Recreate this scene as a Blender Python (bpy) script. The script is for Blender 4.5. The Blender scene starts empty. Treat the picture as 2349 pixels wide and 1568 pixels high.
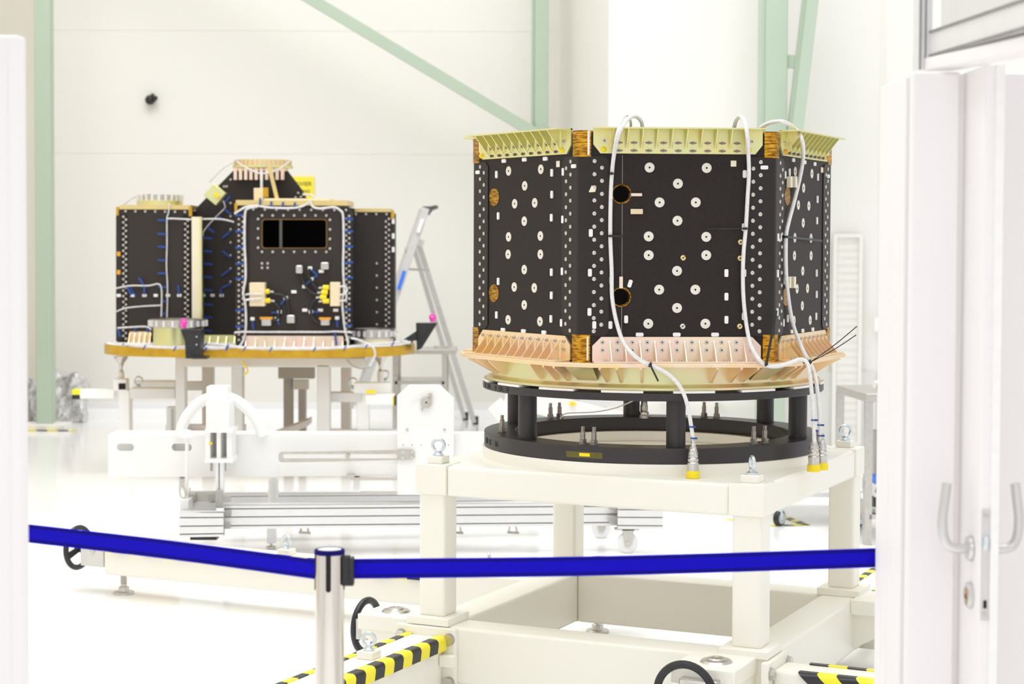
import bpy, bmesh, math, random
from mathutils import Vector, Matrix
from mathutils.geometry import tessellate_polygon
random.seed(7)
SC = bpy.context.scene
COL = SC.collection
PI = math.pi
# ------------------------------------------------------------ camera model (pixels of a 2349x1568 frame)
F, CX, CY, H, TAU, ROLL = 4200.0, 1174.5, 714.0, 1.62, math.radians(2.15), 0.0035
_fw = Vector((0, math.cos(TAU), -math.sin(TAU)))
_u0 = Vector((0, math.sin(TAU), math.cos(TAU)))
_r0 = Vector((1, 0, 0))
_r = (_r0 + ROLL*_u0).normalized()
_u = (_u0 - ROLL*_r0).normalized()
EYE = Vector((0, 0, H))
def ray(px, py):
    return _fw + _r*((px-CX)/F) - _u*((py-CY)/F)
def at(px, py, Y):
    d = ray(px, py)
    return EYE + d*(Y/d.y)
def at_z(px, py, z):
    d = ray(px, py)
    return EYE + d*((z-H)/d.z)

# ------------------------------------------------------------ mesh builder
def _perp(d):
    d = d.normalized()
    a = Vector((0, 0, 1)) if abs(d.z) < .9 else Vector((1, 0, 0))
    x = d.cross(a).normalized()
    return x, d.cross(x).normalized()

class MB:
    def __init__(s): s.v = []; s.f = []; s.m = []
    def add(s, vs, fs, mi=0):
        b = len(s.v)
        s.v += [tuple(v) for v in vs]
        s.f += [tuple(i+b for i in f) for f in fs]
        s.m += [mi]*len(fs)
        return s
    def merge(s, o, M=None):
        vs = o.v if M is None else [M @ Vector(v) for v in o.v]
        b = len(s.v)
        s.v += [tuple(v) for v in vs]
        s.f += [tuple(i+b for i in f) for f in o.f]
        s.m += list(o.m)
        return s
    def box(s, x0, x1, y0, y1, z0, z1, mi=0, M=None):
        vs = [Vector((x, y, z)) for z in (z0, z1) for y in (y0, y1) for x in (x0, x1)]
        if M is not None: vs = [M @ v for v in vs]
        return s.add(vs, [(0,2,3,1),(4,5,7,6),(0,1,5,4),(2,6,7,3),(0,4,6,2),(1,3,7,5)], mi)
    def hexa(s, eight, mi=0):           # bottom ring of 4, then top ring of 4
        return s.add(eight, [(0,3,2,1),(4,5,6,7),(0,1,5,4),(1,2,6,5),(2,3,7,6),(3,0,4,7)], mi)
    def prism(s, loop, vec, mi=0):
        loop = [Vector(p) for p in loop]; vec = Vector(vec); n = len(loop)
        vs = loop + [p+vec for p in loop]
        fs = [tuple(range(n))[::-1], tuple(range(n, 2*n))] + [(i, (i+1) % n, n+(i+1) % n, n+i) for i in range(n)]
        return s.add(vs, fs, mi)
    def bar(s, p0, p1, w, h, up=(0, 0, 1), mi=0):   # rectangular bar between two points
        p0, p1, up = Vector(p0), Vector(p1), Vector(up)
        d = (p1-p0).normalized(); x = d.cross(up).normalized(); z = x.cross(d)
        q = [x*(-w/2)-z*(h/2), x*(w/2)-z*(h/2), x*(w/2)+z*(h/2), x*(-w/2)+z*(h/2)]
        return s.prism([p0+a for a in q], p1-p0, mi)
    def cyl(s, p0, p1, r0, r1=None, n=16, mi=0, caps=True, ph=0):
        p0, p1 = Vector(p0), Vector(p1)
        r1 = r0 if r1 is None else r1
        x, y = _perp(p1-p0)
        a = [ph+2*PI*i/n for i in range(n)]
        vs = [p0+(x*math.cos(t)+y*math.sin(t))*r0 for t in a]+[p1+(x*math.cos(t)+y*math.sin(t))*r1 for t in a]
        fs = [(i, (i+1) % n, n+(i+1) % n, n+i) for i in range(n)]
        if caps: fs += [tuple(range(n))[::-1], tuple(range(n, 2*n))]
        return s.add(vs, fs, mi)
    def tube(s, pts, r, n=8, mi=0, sub=6):
        pts = spline(pts, sub) if sub > 1 else [Vector(p) for p in pts]
        rs = r if isinstance(r, (list, tuple)) else None
        vs = []; x = None
        for i, p in enumerate(pts):
            d = (pts[min(i+1, len(pts)-1)]-pts[max(i-1, 0)]).normalized()
            if x is None: x, _ = _perp(d)
            x = (x-d*x.dot(d)).normalized(); y = d.cross(x)
            rr = r if rs is None else rs[min(int(i*len(rs)/len(pts)), len(rs)-1)]
            vs += [p+(x*math.cos(2*PI*k/n)+y*math.sin(2*PI*k/n))*rr for k in range(n)]
        m = len(pts)
        fs = [(i*n+k, i*n+(k+1) % n, (i+1)*n+(k+1) % n, (i+1)*n+k) for i in range(m-1) for k in range(n)]
        fs += [tuple(range(n))[::-1], tuple(range((m-1)*n, m*n))]
        return s.add(vs, fs, mi)
    def lathe(s, prof, n=32, c=(0, 0, 0), mi=0, M=None, closed=False):   # prof: (radius, z)
        c = Vector(c); vs = []; fs = []
        for (r, z) in prof:
            for k in range(n):
                t = 2*PI*k/n
                v = Vector((r*math.cos(t), r*math.sin(t), z))
                if M is not None: v = M @ v
                vs.append(v+c)
        m = len(prof)
        for i in range(m if closed else m-1):
            j = (i+1) % m
            fs += [(i*n+k, i*n+(k+1) % n, j*n+(k+1) % n, j*n+k) for k in range(n)]
        if not closed:
            if prof[0][0] > 1e-6: fs.append(tuple(range(n))[::-1])
            if prof[-1][0] > 1e-6: fs.append(tuple(range((m-1)*n, m*n)))
        return s.add(vs, fs, mi)
    def ring(s, c, ri, ro, z0, z1, n=64, mi=0):
        return s.lathe([(ri, z0), (ro, z0), (ro, z1), (ri, z1)], n, c, mi, closed=True)
    def torus(s, c, axis, R, r, n=28, k=10, mi=0, a0=0, a1=2*PI):
        c = Vector(c); x, y = _perp(Vector(axis)); z = Vector(axis).normalized()
        full = abs(a1-a0-2*PI) < 1e-6; m = n if full else n+1; vs = []
        for i in range(m):
            t = a0+(a1-a0)*i/n; d = x*math.cos(t)+y*math.sin(t)
            vs += [c+d*(R+r*math.cos(2*PI*j/k))+z*(r*math.sin(2*PI*j/k)) for j in range(k)]
        fs = [(i*k+j, i*k+(j+1) % k, ((i+1) % m)*k+(j+1) % k, ((i+1) % m)*k+j) for i in range(n) for j in range(k)]
        if not full: fs += [tuple(range(k)), tuple(range(n*k, n*k+k))]
        return s.add(vs, fs, mi)
    def plate(s, outer, holes, t, M=None, mi=0):   # outer/holes in (x, z); spans y = 0 (front) .. t (back)
        loops = [[Vector((a, 0, b)) for a, b in L] for L in [outer]+holes]
        flat = [v for L in loops for v in L]; n = len(flat)
        tris = tessellate_polygon([[Vector((v.x, v.z, 0)) for v in L] for L in loops])
        vs = flat+[v+Vector((0, t, 0)) for v in flat]
        fs = [tuple(q) for q in tris]+[tuple(i+n for i in q)[::-1] for q in tris]
        b = 0
        for L in loops:
            k = len(L); fs += [(b+i, b+(i+1) % k, n+b+(i+1) % k, n+b+i) for i in range(k)]; b += k
        if M is not None: vs = [M @ v for v in vs]
        return s.add(vs, fs, mi)
    def mesh(s, name, mats):
        me = bpy.data.meshes.new(name)
        me.from_pydata(s.v, [], s.f)
        for q in (mats if isinstance(mats, (list, tuple)) else [mats]): me.materials.append(q)
        me.polygons.foreach_set('material_index', s.m)
        bm = bmesh.new(); bm.from_mesh(me)
        bmesh.ops.recalc_face_normals(bm, faces=bm.faces)
        bm.to_mesh(me); bm.free()
        me.polygons.foreach_set('use_smooth', [True]*len(me.polygons))
        me.set_sharp_from_angle(angle=math.radians(35))
        me.update()
        return me
    def build(s, name, mats, parent=None, bevel=0, M=None, seg=2):
        return put(name, s.mesh(name, mats), parent, M, bevel, seg)

def put(name, me, parent=None, M=None, bevel=0, seg=2):
    o = bpy.data.objects.new(name, me); COL.objects.link(o)
    if parent is not None: o.parent = parent
    if M is not None: o.matrix_local = M
    if bevel:
        b = o.modifiers.new('edge', 'BEVEL'); b.width = bevel; b.segments = seg
        b.limit_method = 'ANGLE'; b.angle_limit = math.radians(40); b.harden_normals = False
    return o

def spline(pts, sub=6):
    P = [Vector(p) for p in pts]
    if len(P) < 3: return P
    out = []
    for i in range(len(P)-1):
        a, b, c, d = P[max(i-1, 0)], P[i], P[i+1], P[min(i+2, len(P)-1)]
        for k in range(sub):
            t = k/sub
            out.append(.5*((2*b)+(c-a)*t+(2*a-5*b+4*c-d)*t*t+(3*b-a-3*c+d)*t**3))
    out.append(P[-1])
    return out

def circ(cx, cy, r, n=20, rx=None):
    return [(cx+(rx or r)*math.cos(2*PI*i/n), cy+r*math.sin(2*PI*i/n)) for i in range(n)]
def rrect(x0, x1, z0, z1, r, n=4):
    out = []
    for (cx, cz, a) in ((x1-r, z1-r, 0), (x0+r, z1-r, 90), (x0+r, z0+r, 180), (x1-r, z0+r, 270)):
        for i in range(n+1):
            t = math.radians(a+90*i/n); out.append((cx+r*math.cos(t), cz+r*math.sin(t)))
    return out
def T(x, y, z): return Matrix.Translation((x, y, z))
def RZ(a): return Matrix.Rotation(a, 4, 'Z')
def RX(a): return Matrix.Rotation(a, 4, 'X')
def RY(a): return Matrix.Rotation(a, 4, 'Y')

def tag(o, label=None, cat=None, group=None, kind=None):
    if label: o['label'] = label
    if cat: o['category'] = cat
    if group: o['group'] = group
    if kind: o['kind'] = kind
    return o
def thing(name, label, cat, loc=(0, 0, 0), rz=0, group=None):
    o = bpy.data.objects.new(name, None); COL.objects.link(o)
    o.empty_display_size = .05
    o.location = loc; o.rotation_euler = (0, 0, rz)
    return tag(o, label, cat, group)
def world_inv(o): return (T(*o.location) @ RZ(o.rotation_euler.z)).inverted()
def loc_at(o, px, py, Y): return world_inv(o) @ at(px, py, Y)
def pbox(mb, x0, y0, x1, y1, Y, d, M=None, mi=0):      # box whose front face spans those pixels at distance Y
    a, b = at(x0, (y0+y1)/2, Y), at(x1, (y0+y1)/2, Y)
    t, u = at((x0+x1)/2, y0, Y), at((x0+x1)/2, y1, Y)
    return mb.box(a.x, b.x, Y, Y+d, u.z, t.z, mi, M)
def pline(mb, p, q, w, Y0, Y1, d, M=None, mi=0):       # sloping bar between two pixels, w pixels wide, d deep
    a, b = at(p[0], p[1], Y0), at(q[0], q[1], Y1)
    if M is not None: a, b = M @ a, M @ b
    return mb.bar(a, b, w*Y0/F, d, (0, 1, 0), mi)

# repeated small parts: the first `limit` are objects of their own, the rest one mesh
def repeat(name, mb, mats, spots, owner, limit=100, label=None):
    me = mb.mesh(name, mats); rest = MB()
    for i, (par, M, W) in enumerate(spots):
        if i < limit:
            o = put(name, me, par, M)
            if label: o['label'] = label
        else: rest.merge(mb, W)
    if rest.v:
        o = rest.build(name, mats, owner); o['kind'] = 'stuff'

# ------------------------------------------------------------ materials
def mat(name, col, rough=.5, metal=0.0, col2=None, scale=8.0, bump=0.0, bscale=60.0, coat=0.0, detail=3.0, spec=None, sharp=(.35, .65), stretch=None):
    m = bpy.data.materials.new(name); m.use_nodes = True
    nt = m.node_tree; b = nt.nodes['Principled BSDF']
    b.inputs['Base Color'].default_value = (*col, 1)
    b.inputs['Roughness'].default_value = rough
    b.inputs['Metallic'].default_value = metal
    if coat: b.inputs['Coat Weight'].default_value = coat; b.inputs['Coat Roughness'].default_value = .08
    if spec is not None: b.inputs['Specular IOR Level'].default_value = spec
    if col2 or bump:
        tc = nt.nodes.new('ShaderNodeTexCoord'); src = tc.outputs['Object']
        if stretch:
            mp = nt.nodes.new('ShaderNodeMapping'); mp.inputs['Scale'].default_value = stretch
            nt.links.new(src, mp.inputs[0]); src = mp.outputs[0]
    if col2:
        n = nt.nodes.new('ShaderNodeTexNoise'); n.inputs['Scale'].default_value = scale; n.inputs['Detail'].default_value = detail
        r = nt.nodes.new('ShaderNodeValToRGB')
        r.color_ramp.elements[0].position, r.color_ramp.elements[1].position = sharp
        r.color_ramp.elements[0].color = (*col, 1); r.color_ramp.elements[1].color = (*col2, 1)
        nt.links.new(src, n.inputs[0]); nt.links.new(n.outputs[0], r.inputs[0]); nt.links.new(r.outputs[0], b.inputs['Base Color'])
    if bump:
        n = nt.nodes.new('ShaderNodeTexNoise'); n.inputs['Scale'].default_value = bscale; n.inputs['Detail'].default_value = 4
        k = nt.nodes.new('ShaderNodeBump'); k.inputs['Strength'].default_value = bump; k.inputs['Distance'].default_value = .01
        nt.links.new(src, n.inputs[0]); nt.links.new(n.outputs[0], k.inputs['Height']); nt.links.new(k.outputs[0], b.inputs['Normal'])
    return m
M_ = {}
M_['cream'] = mat('cream_paint', (.87, .852, .765), .32, col2=(.88, .865, .785), scale=3)
M_['white'] = mat('white_paint', (.88, .88, .865), .3, col2=(.9, .9, .885), scale=2)
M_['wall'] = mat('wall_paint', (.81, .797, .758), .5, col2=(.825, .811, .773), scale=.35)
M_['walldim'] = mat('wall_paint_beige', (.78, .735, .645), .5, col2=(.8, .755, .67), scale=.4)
M_['cove'] = mat('cove_white', (.88, .88, .9), .35, col2=(.88, .88, .9), scale=2)
M_['floor'] = mat('floor_epoxy', (.91, .91, .91), .1, col2=(.91, .91, .91), scale=.6, bump=.006, bscale=1.2, spec=.18)
M_['green'] = mat('green_paint', (.44, .535, .43), .45, col2=(.455, .55, .445), scale=2)
M_['door'] = mat('door_white', (.84, .82, .82), .6, col2=(.855, .835, .835), scale=2)
M_['alu'] = mat('aluminium', (.62, .62, .61), .34, .85, col2=(.66, .66, .66), scale=12)
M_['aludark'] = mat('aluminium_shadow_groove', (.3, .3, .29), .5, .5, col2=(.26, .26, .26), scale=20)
M_['prof'] = mat('profile_anodised', (.8, .8, .8), .36, .35, col2=(.83, .83, .83), scale=9)
M_['cfrp'] = mat('dark_composite', (.021, .0155, .0138), .5, 0, col2=(.027, .0205, .018), scale=240, detail=6, spec=.2)
M_['cfrp2'] = mat('dark_composite_flange', (.021, .016, .0142), .42, 0, col2=(.027, .021, .0185), scale=300, detail=6, spec=.3)
M_['black'] = mat('black_plastic', (.012, .012, .014), .4, col2=(.02, .02, .02), scale=30)
M_['anod'] = mat('black_anodised', (.027, .0225, .0235), .42, .05, col2=(.032, .027, .028), scale=250, detail=5)
M_['goldtop'] = mat('yellow_chromate', (.80, .74, .34), .36, .75, col2=(.74, .76, .42), scale=7, sharp=(.35, .7))
M_['goldbot'] = mat('pink_gold_chromate', (.90, .69, .38), .38, .7, col2=(.92, .72, .52), scale=6, sharp=(.35, .65))
M_['pinkgold'] = mat('rose_chromate', (.92, .72, .62), .4, .65, col2=(.90, .77, .60), scale=5, sharp=(.4, .7))
M_['cone'] = mat('green_gold_chromate', (.74, .74, .42), .34, .75, col2=(.86, .66, .48), scale=2.2, sharp=(.42, .62))
M_['kapton'] = mat('kapton_film', (.62, .33, .025), .2, .85, col2=(.22, .085, .005), scale=30, bump=1.0, bscale=38, stretch=(1, 1, 6), sharp=(.42, .62))
M_['harness'] = mat('harness_sleeve', (.60, .59, .60), .4, col2=(.74, .73, .72), scale=45)
M_['amberdk'] = mat('amber_edge', (.16, .09, .012), .4, .2, col2=(.2, .11, .015), scale=14)
M_['kaptonflat'] = mat('kapton_tape', (.62, .38, .02), .35, .3, col2=(.54, .30, .015), scale=14)
M_['steel'] = mat('stainless', (.62, .60, .57), .28, .95, col2=(.56, .54, .5), scale=40)
M_['rivet'] = mat('rivet_steel', (.66, .63, .59), .3, .9, col2=(.6, .57, .52), scale=90)
M_['disc'] = mat('insert_face', (.80, .77, .70), .42, .15, col2=(.76, .72, .64), scale=70)
M_['tanplate'] = mat('tan_block', (.80, .68, .46), .5, .1, col2=(.76, .63, .42), scale=20)
M_['clip'] = mat('white_clip', (.88, .88, .86), .45, col2=(.85, .85, .83), scale=40)
M_['hole'] = mat('dark_void', (.006, .005, .005), .8, col2=(.008, .007, .007), scale=30)
M_['chrome'] = mat('chrome', (.68, .655, .60), .1, 1.0, col2=(.7, .675, .62), scale=8)
M_['galv'] = mat('galvanised', (.70, .77, .80), .3, .8, col2=(.62, .69, .73), scale=60)
M_['belt'] = mat('blue_webbing', (.006, .002, .45), .75, col2=(.009, .003, .52), scale=400, bump=.15, bscale=500, spec=.12)
M_['beltdk'] = mat('navy_webbing_edge', (.005, .004, .10), .75, spec=.12, col2=(.008, .006, .13), scale=400)
M_['hazy'] = mat('hazard_yellow', (.9, .80, .03), .35, col2=(.88, .77, .025), scale=20)
M_['hazk'] = mat('hazard_black', (.016, .015, .018), .35, col2=(.02, .02, .022), scale=20)
M_['yellow'] = mat('yellow_plastic', (.92, .72, .012), .4, col2=(.9, .69, .01), scale=30)
M_['signyel'] = mat('yellow_sign', (.95, .80, .06), .5, col2=(.93, .78, .05), scale=3)
M_['blue'] = mat('blue_tie', (.010, .06, .28), .45, col2=(.012, .075, .33), scale=40)
M_['cable'] = mat('white_cable', (.84, .83, .82), .35, col2=(.76, .75, .75), scale=90, bump=.25, bscale=160)
M_['foil'] = mat('foil_wrap', (.75, .74, .73), .22, .85, col2=(.5, .48, .46), scale=120, bump=.7, bscale=120)
M_['pink'] = mat('pink_plug', (.95, .06, .55), .4, col2=(.92, .05, .5), scale=20)
M_['grey'] = mat('grey_paint', (.65, .64, .61), .4, col2=(.68, .67, .64), scale=4)
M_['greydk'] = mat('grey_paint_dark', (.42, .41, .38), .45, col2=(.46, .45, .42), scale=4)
M_['nylon'] = mat('white_nylon', (.86, .86, .85), .4, col2=(.84, .84, .83), scale=20)
M_['ink'] = mat('ink', (.02, .02, .02), .6, col2=(.03, .03, .03), scale=20)
M_['label'] = mat('label_white', (.86, .86, .88), .5, col2=(.88, .88, .9), scale=20)
M_['labelblue'] = mat('label_blue', (.02, .16, .80), .5, col2=(.03, .18, .84), scale=20)
M_['beige'] = mat('beige_strip', (.84, .77, .56), .5, col2=(.86, .79, .6), scale=12)
M_['bubble'] = mat('bubble_film', (.80, .79, .80), .18, .2, col2=(.5, .5, .49), scale=26, bump=1.0, bscale=34, sharp=(.4, .6))
M_['orange'] = mat('orange_strip', (.78, .36, .02), .5, col2=(.75, .34, .02), scale=12)
M_['tapeolive'] = mat('amber_tape', (.10, .085, .008), .25, col2=(.13, .105, .01), scale=40)
def glassmat():
    m = bpy.data.materials.new('clear_glass'); m.use_nodes = True
    b = m.node_tree.nodes['Principled BSDF']
    b.inputs['Transmission Weight'].default_value = 1; b.inputs['Roughness'].default_value = 0
    b.inputs['IOR'].default_value = 1.03
    return m
M_['glass'] = glassmat()
M_['ladder'] = mat('ladder_aluminium', (.56, .56, .55), .45, .3, col2=(.6, .6, .59), scale=9)
M_['cfrp_haze'] = mat('dark_composite_haze', (.034, .027, .025), .5, 0, col2=(.042, .034, .031), scale=120, detail=5, spec=.25)  # far satellite's composite, its colour lightened to stand in for haze
M_['rivetdull'] = mat('dull_rivet', (.58, .54, .49), .4, .6, col2=(.5, .46, .42), scale=60)
M_['agedgold'] = mat('aged_gold', (.80, .62, .25), .35, .6, col2=(.72, .58, .28), scale=9)
M_['traydark'] = mat('dark_grey_plastic', (.07, .07, .075), .5, col2=(.09, .09, .095), scale=12)
M_['mesh'] = mat('perforated_grey', (.76, .75, .70), .5, col2=(.79, .78, .73), scale=30)

def hazard(mb, p0, p1, w, seg, skew, up, thick=.004, mi_y=0, mi_k=1, start=0):
    """striped strip from p0 to p1: alternating slanted pieces, each with real thickness"""
    p0, p1, up = Vector(p0), Vector(p1), Vector(up)
    L = (p1-p0).length; d = (p1-p0)/L; x = d.cross(up).normalized()
    t = -abs(skew); i = start
    while t < L:
        a0, a1 = t, t+seg
        c = lambda v: min(max(v, 0), L)
        q = [p0+d*c(a0)-x*w/2, p0+d*c(a1)-x*w/2, p0+d*c(a1+skew)+x*w/2, p0+d*c(a0+skew)+x*w/2]
        if c(a1)-c(a0) > 1e-4 or c(a1+skew)-c(a0+skew) > 1e-4:
            mb.prism(q, up*thick, mi_y if i % 2 == 0 else mi_k)
        t += seg; i += 1
    return mb
def hexbolt(r=.012, h=.008):
    mb = MB(); mb.cyl((0, 0, 0), (0, 0, .002), r*1.15, n=20); mb.cyl((0, 0, .002), (0, 0, h), r, n=6)
    return mb

# ------------------------------------------------------------ camera
cd = bpy.data.cameras.new('camera'); cam = bpy.data.objects.new('camera', cd); COL.objects.link(cam)
cd.sensor_width = 36; cd.lens = F/2349*36
cd.shift_x = 0; cd.shift_y = -(784-CY)/2349
Mc = Matrix((_r, _u, -_fw)).transposed().to_4x4(); Mc.translation = EYE
cam.matrix_world = Mc
cd.clip_start = .05; cd.clip_end = 100
cd.dof.use_dof = True; cd.dof.focus_distance = 6.15; cd.dof.aperture_fstop = (cd.lens/1000)/.014
cd.dof.aperture_blades = 0
SC.camera = cam
# ============================================================ ROOM
def struct(name, mb, m, bevel=0):
    o = mb.build(name, m, None, bevel); o['kind'] = 'structure'; return o
YB, YR = 17.0, 14.4
xl = -4.42
ret0, ret1 = at(1283, 400, YB).x, at(1395, 400, YR).x
xr = at(2014, 400, YR).x
HT = 6.5
struct('floor', MB().box(-7, 9, -4, 18, -.1, 0), M_['floor'])
b = MB().box(xl-.2, ret0, YB, YB+.2, 0, HT); struct('wall_back', b, M_['wall'])
b = MB().prism([(ret0, YB+.2, 0), (ret0, YB, 0), (ret1, YR, 0), (ret1+.2, YR, 0), (ret1+.2, YB+.2, 0)], (0, 0, HT)); struct('wall_return', b, M_['wall'])
b = MB().box(ret1+.2, xr, YR, YR+.2, 0, HT); struct('wall_rear', b, M_['wall'])
b = MB().prism([(xr, YR, 0), (xr+.05, YR-.05, 0), (6.4, YR-.35, 0), (6.4, YR-.1, 0), (xr, YR+.2, 0)], (0, 0, HT)); struct('wall_far_right', b, M_['wall'])
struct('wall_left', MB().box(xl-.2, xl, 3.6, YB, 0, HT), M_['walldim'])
# sealed coving where wall and floor meet
cv = MB().box(xl, ret0, YB-.05, YB, 0, .13); cv.prism([(xl, YB-.05, .0), (xl, YB-.16, 0), (xl, YB-.05, .07)], (ret0-xl, 0, 0))
struct('baseboard_back', cv, M_['cove'])
cv = MB().box(ret1, at(1800, 700, YR).x, YR-.04, YR, 0, .1)
struct('baseboard_rear', cv, M_['cove'])
n = 1
for (py, Y, x0, x1) in ((350, YB, xl, ret0), (68, YB, xl, ret0)):      # raised panel joints
    z = at(500, py, Y).z
    struct('trim_%d' % n, MB().box(x0, x1, Y-.003, Y, z-.008, z+.008), M_['wall']); n += 1
b = MB(); z0, z1 = 0, at(1880, 851, YR).z; b.box(at(1790, 900, YR).x, xr, YR-.03, YR, z0, z1)
struct('trim_%d' % n, b, mat('steel_kick_panel', (.70, .70, .67), .35, .35, col2=(.74, .74, .71), scale=3)); n += 1
# fluid pipe along the rear wall
b = MB(); za = at(1700, 916, YR-.1).z; b.cyl((ret1+.1, YR-.1, za), (at(1778, 915, YR).x, YR-.1, za), .028, n=14)
for px in (1520, 1650, 1760):
    q = at(px, 916, YR-.1); b.box(q.x-.02, q.x+.02, YR-.1, YR, za-.012, za+.012)
o = b.build('wall_pipe', M_['white']); tag(o, 'white pipe low on the rear wall behind the black ring stand', 'pipe')
# switch plate
b = MB(); pbox(b, 2006, 728, 2024, 760, YR-.09, .02); o = b.build('switch_plate', M_['clip'], bevel=.003)
tag(o, 'small white switch plate on the wall above the steel table', 'switch')
# return-air grille
g = thing('air_grille', 'tall off-white perforated grille on the rear wall right of the hexagonal satellite', 'vent', (at(1945, 700, YR).x, YR, 0))
I = world_inv(g); Yg = YR-.085
b = MB()
x0, x1 = at(1911, 700, Yg).x, at(1978, 700, Yg).x; zt = at(1940, 536, Yg).z; zb = .04
fr = .028
b.box(x0, x0+fr, Yg, YR-.03, zb, zt, 0, I); b.box(x1-fr, x1, Yg, YR-.03, zb, zt, 0, I)
b.box(x0+fr, x1-fr, Yg, YR-.03, zt-fr, zt, 0, I); b.box(x0+fr, x1-fr, Yg, YR-.03, zb, zb+fr, 0, I)
b.build('frame', M_['wall'], g)
k = 0; z = zb+fr+.01; lo = MB(); mid = MB()
mid.box(x0+fr, x1-fr, Yg+.03, YR-.03, zb+fr, zt-fr, 0, I); mid.build('backing', M_['mesh'], g)
while z < zt-fr-.03:
    s = MB(); s.box(x0+fr, x1-fr, Yg+.027, Yg+.034, z, z+.036, 0, I)
    s.build('slat', M_['wall'], g); z += .06
# ---- green steel
def column(name, label, rects, base=None):
    t = thing(name, label, 'column', (at((rects[0][0]+rects[0][2])/2, 900, rects[0][4]).x, rects[0][4], 0), 0, 'green steel columns'); I = world_inv(t)
    for (x0, y0, x1, y1, Y, d) in rects:
        b = MB(); a = at(x0, 900, Y).x; c = at(x1, 900, Y).x
        b.box(a, c, Y, Y+d, 0 if y1 is None else at(x0, y1, Y).z, 5.2, 0, I); b.build('shaft', M_['green'], t, bevel=.006)
    return t, I
t, I = column('steel_column', 'pale green steel column at far left in front of bubble wrap', [(83, 0, 119, None, 15.7, .14)])
a = t.location.x
MB().box(-.19, .19, -.07, .2, .002, .05).build('base_plate', M_['clip'], t, bevel=.004)
b = MB(); hazard(b, (-.3, -.1, .002), (.3, -.1, .002), .05, .09, .03, (0, 0, 1)); b.build('hazard_tape', [M_['hazy'], M_['hazk']], t)
t = column('steel_column', 'pale green steel column with a diagonal brace, left of the wall step', [(1224, 0, 1255, None, 16.3, .2), (1216, 0, 1224, None, 16.36, .1)])[0]
I = world_inv(t)
b = MB(); pline(b, (155, -336), (1228, 306), 25, 16.25, 16.25, .1, I); b.build('brace', M_['green'], t)
b = MB(); pbox(b, 1196, 282, 1222, 304, 16.22, .12, I); pbox(b, 1222, 292, 1262, 300, 16.27, .14, I); b.build('gusset_plate', M_['green'], t)
t = column('steel_column', 'wide pale green steel column rising behind the right half of the hexagonal satellite', [(1750, 0, 1800, None, 13.9, .14), (1736, 0, 1750, None, 13.93, .11)])[0]
I = world_inv(t)
b = MB(); pline(b, (1866, -30), (1803, 505), 26, 13.85, 13.85, .12, I); pline(b, (1849, -30), (1788, 505), 10, 13.9, 13.9, .08, I); b.build('brace', M_['green'], t)
b = MB(); pbox(b, 1799, 126, 1828, 155, 13.92, .06, I); b.build('tie_strut', M_['green'], t)

# ============================================================ DOORWAY (near)
d1 = thing('door_1', None, None, (-1.5, 3.4, 0)); d1['kind'] = 'structure'
I = world_inv(d1); e = at(50, 800, 3.4).x; zt = at(20, 80, 3.4).z
MB().box(-1.95, e, 3.4, 3.445, .01, zt, 0, I).build('leaf', M_['door'], d1, bevel=.006)
MB().box(e-.02, e-.002, 3.397, 3.40, .01, zt-.004, 0, I).build('edge_strip', M_['door'], d1)
DK = .9; ZD = 1.62+.38*DK
# right: stack of sliding leaves, swing leaf seen edge-on, jamb and header
d2 = thing('door_2', None, None, (.93, 3.7800, 0)); d2['kind'] = 'structure'
I = world_inv(d2)
for (px, Y) in ((2026, 3.9420), (2040, 3.8790), (2055, 3.8160), (2070, 3.7530)):
    MB().box(at(px, 800, Y).x, at(2190, 800, Y).x, Y, Y+.0625, .01, ZD, 0, I).build('leaf', M_['door'], d2, bevel=.004)
MB().box(at(2086, 800, 3.6540).x, at(2197, 800, 3.6540).x, 3.6540, 3.6810, .01, ZD, 0, I).build('leaf', M_['door'], d2, bevel=.006)
d3 = thing('door_3', None, None, (1.02, 3.5100, 0)); d3['kind'] = 'structure'
I = world_inv(d3)
xa, xb = at(2250, 1000, 3.5100).x, at(2290, 1000, 3.5100).x
lf = MB().box(xa, xb, 3.5100, 4.2750, .01, ZD, 0, I); lf.build('leaf', M_['door'], d3, bevel=.003)
MB().box(xb-.014, xb+.002, 3.5037, 3.5100, .01, ZD, 0, I).build('edge_seal', M_['clip'], d3)
z0, z1 = at(2258, 1422, 3.5100).z, at(2258, 1168, 3.5100).z
lp = MB().box(xa+.004, xa+.020, 3.5073, 3.5100, z0, z1, 0, I).build('lock_plate', M_['alu'], d3)
zm = at(2258, 1245, 3.5100).z
MB().box(xa+.006, xa+.017, 3.4992, 3.5073, zm-.014, zm+.014, 0, I).build('latch_bolt', M_['galv'], lp, bevel=.004)
zk = at(2258, 1385, 3.5100).z; MB().box(xa+.008, xa+.015, 3.5069, 3.5082, zk-.008, zk+.008, 0, I).build('deadbolt_slot', M_['hole'], lp)
for zz in (z0+.012, z1-.012): MB().cyl(I @ Vector((xa+.012, 3.5069, zz)), I @ Vector((xa+.012, 3.5046, zz)), .005, n=12).build('screw', M_['steel'], lp)
def lever(sx, xf):
    zc = at(2207, 1258, 3.5640).z; Yc = 3.5685
    q = lambda a, y, z: I @ Vector((xf+sx*a, y, z))
    b = MB(); b.cyl(q(0, Yc, zc), q(.010, Yc, zc), .026, .024, n=28)
    rose = b.build('handle_rose', M_['alu'], d3, bevel=.003)
    h = MB(); h.tube([q(.008, Yc, zc), q(.032, Yc, zc), q(.048, Yc, zc+.008), q(.056, Yc, zc+.028), q(.058, Yc, zc+.06), q(.054, Yc, zc+.095), q(.050, Yc, zc+.128)], .0095, 14)
    h.build('handle', M_['alu'], d3)
lever(-1, xa); lever(1, xb)
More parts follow.
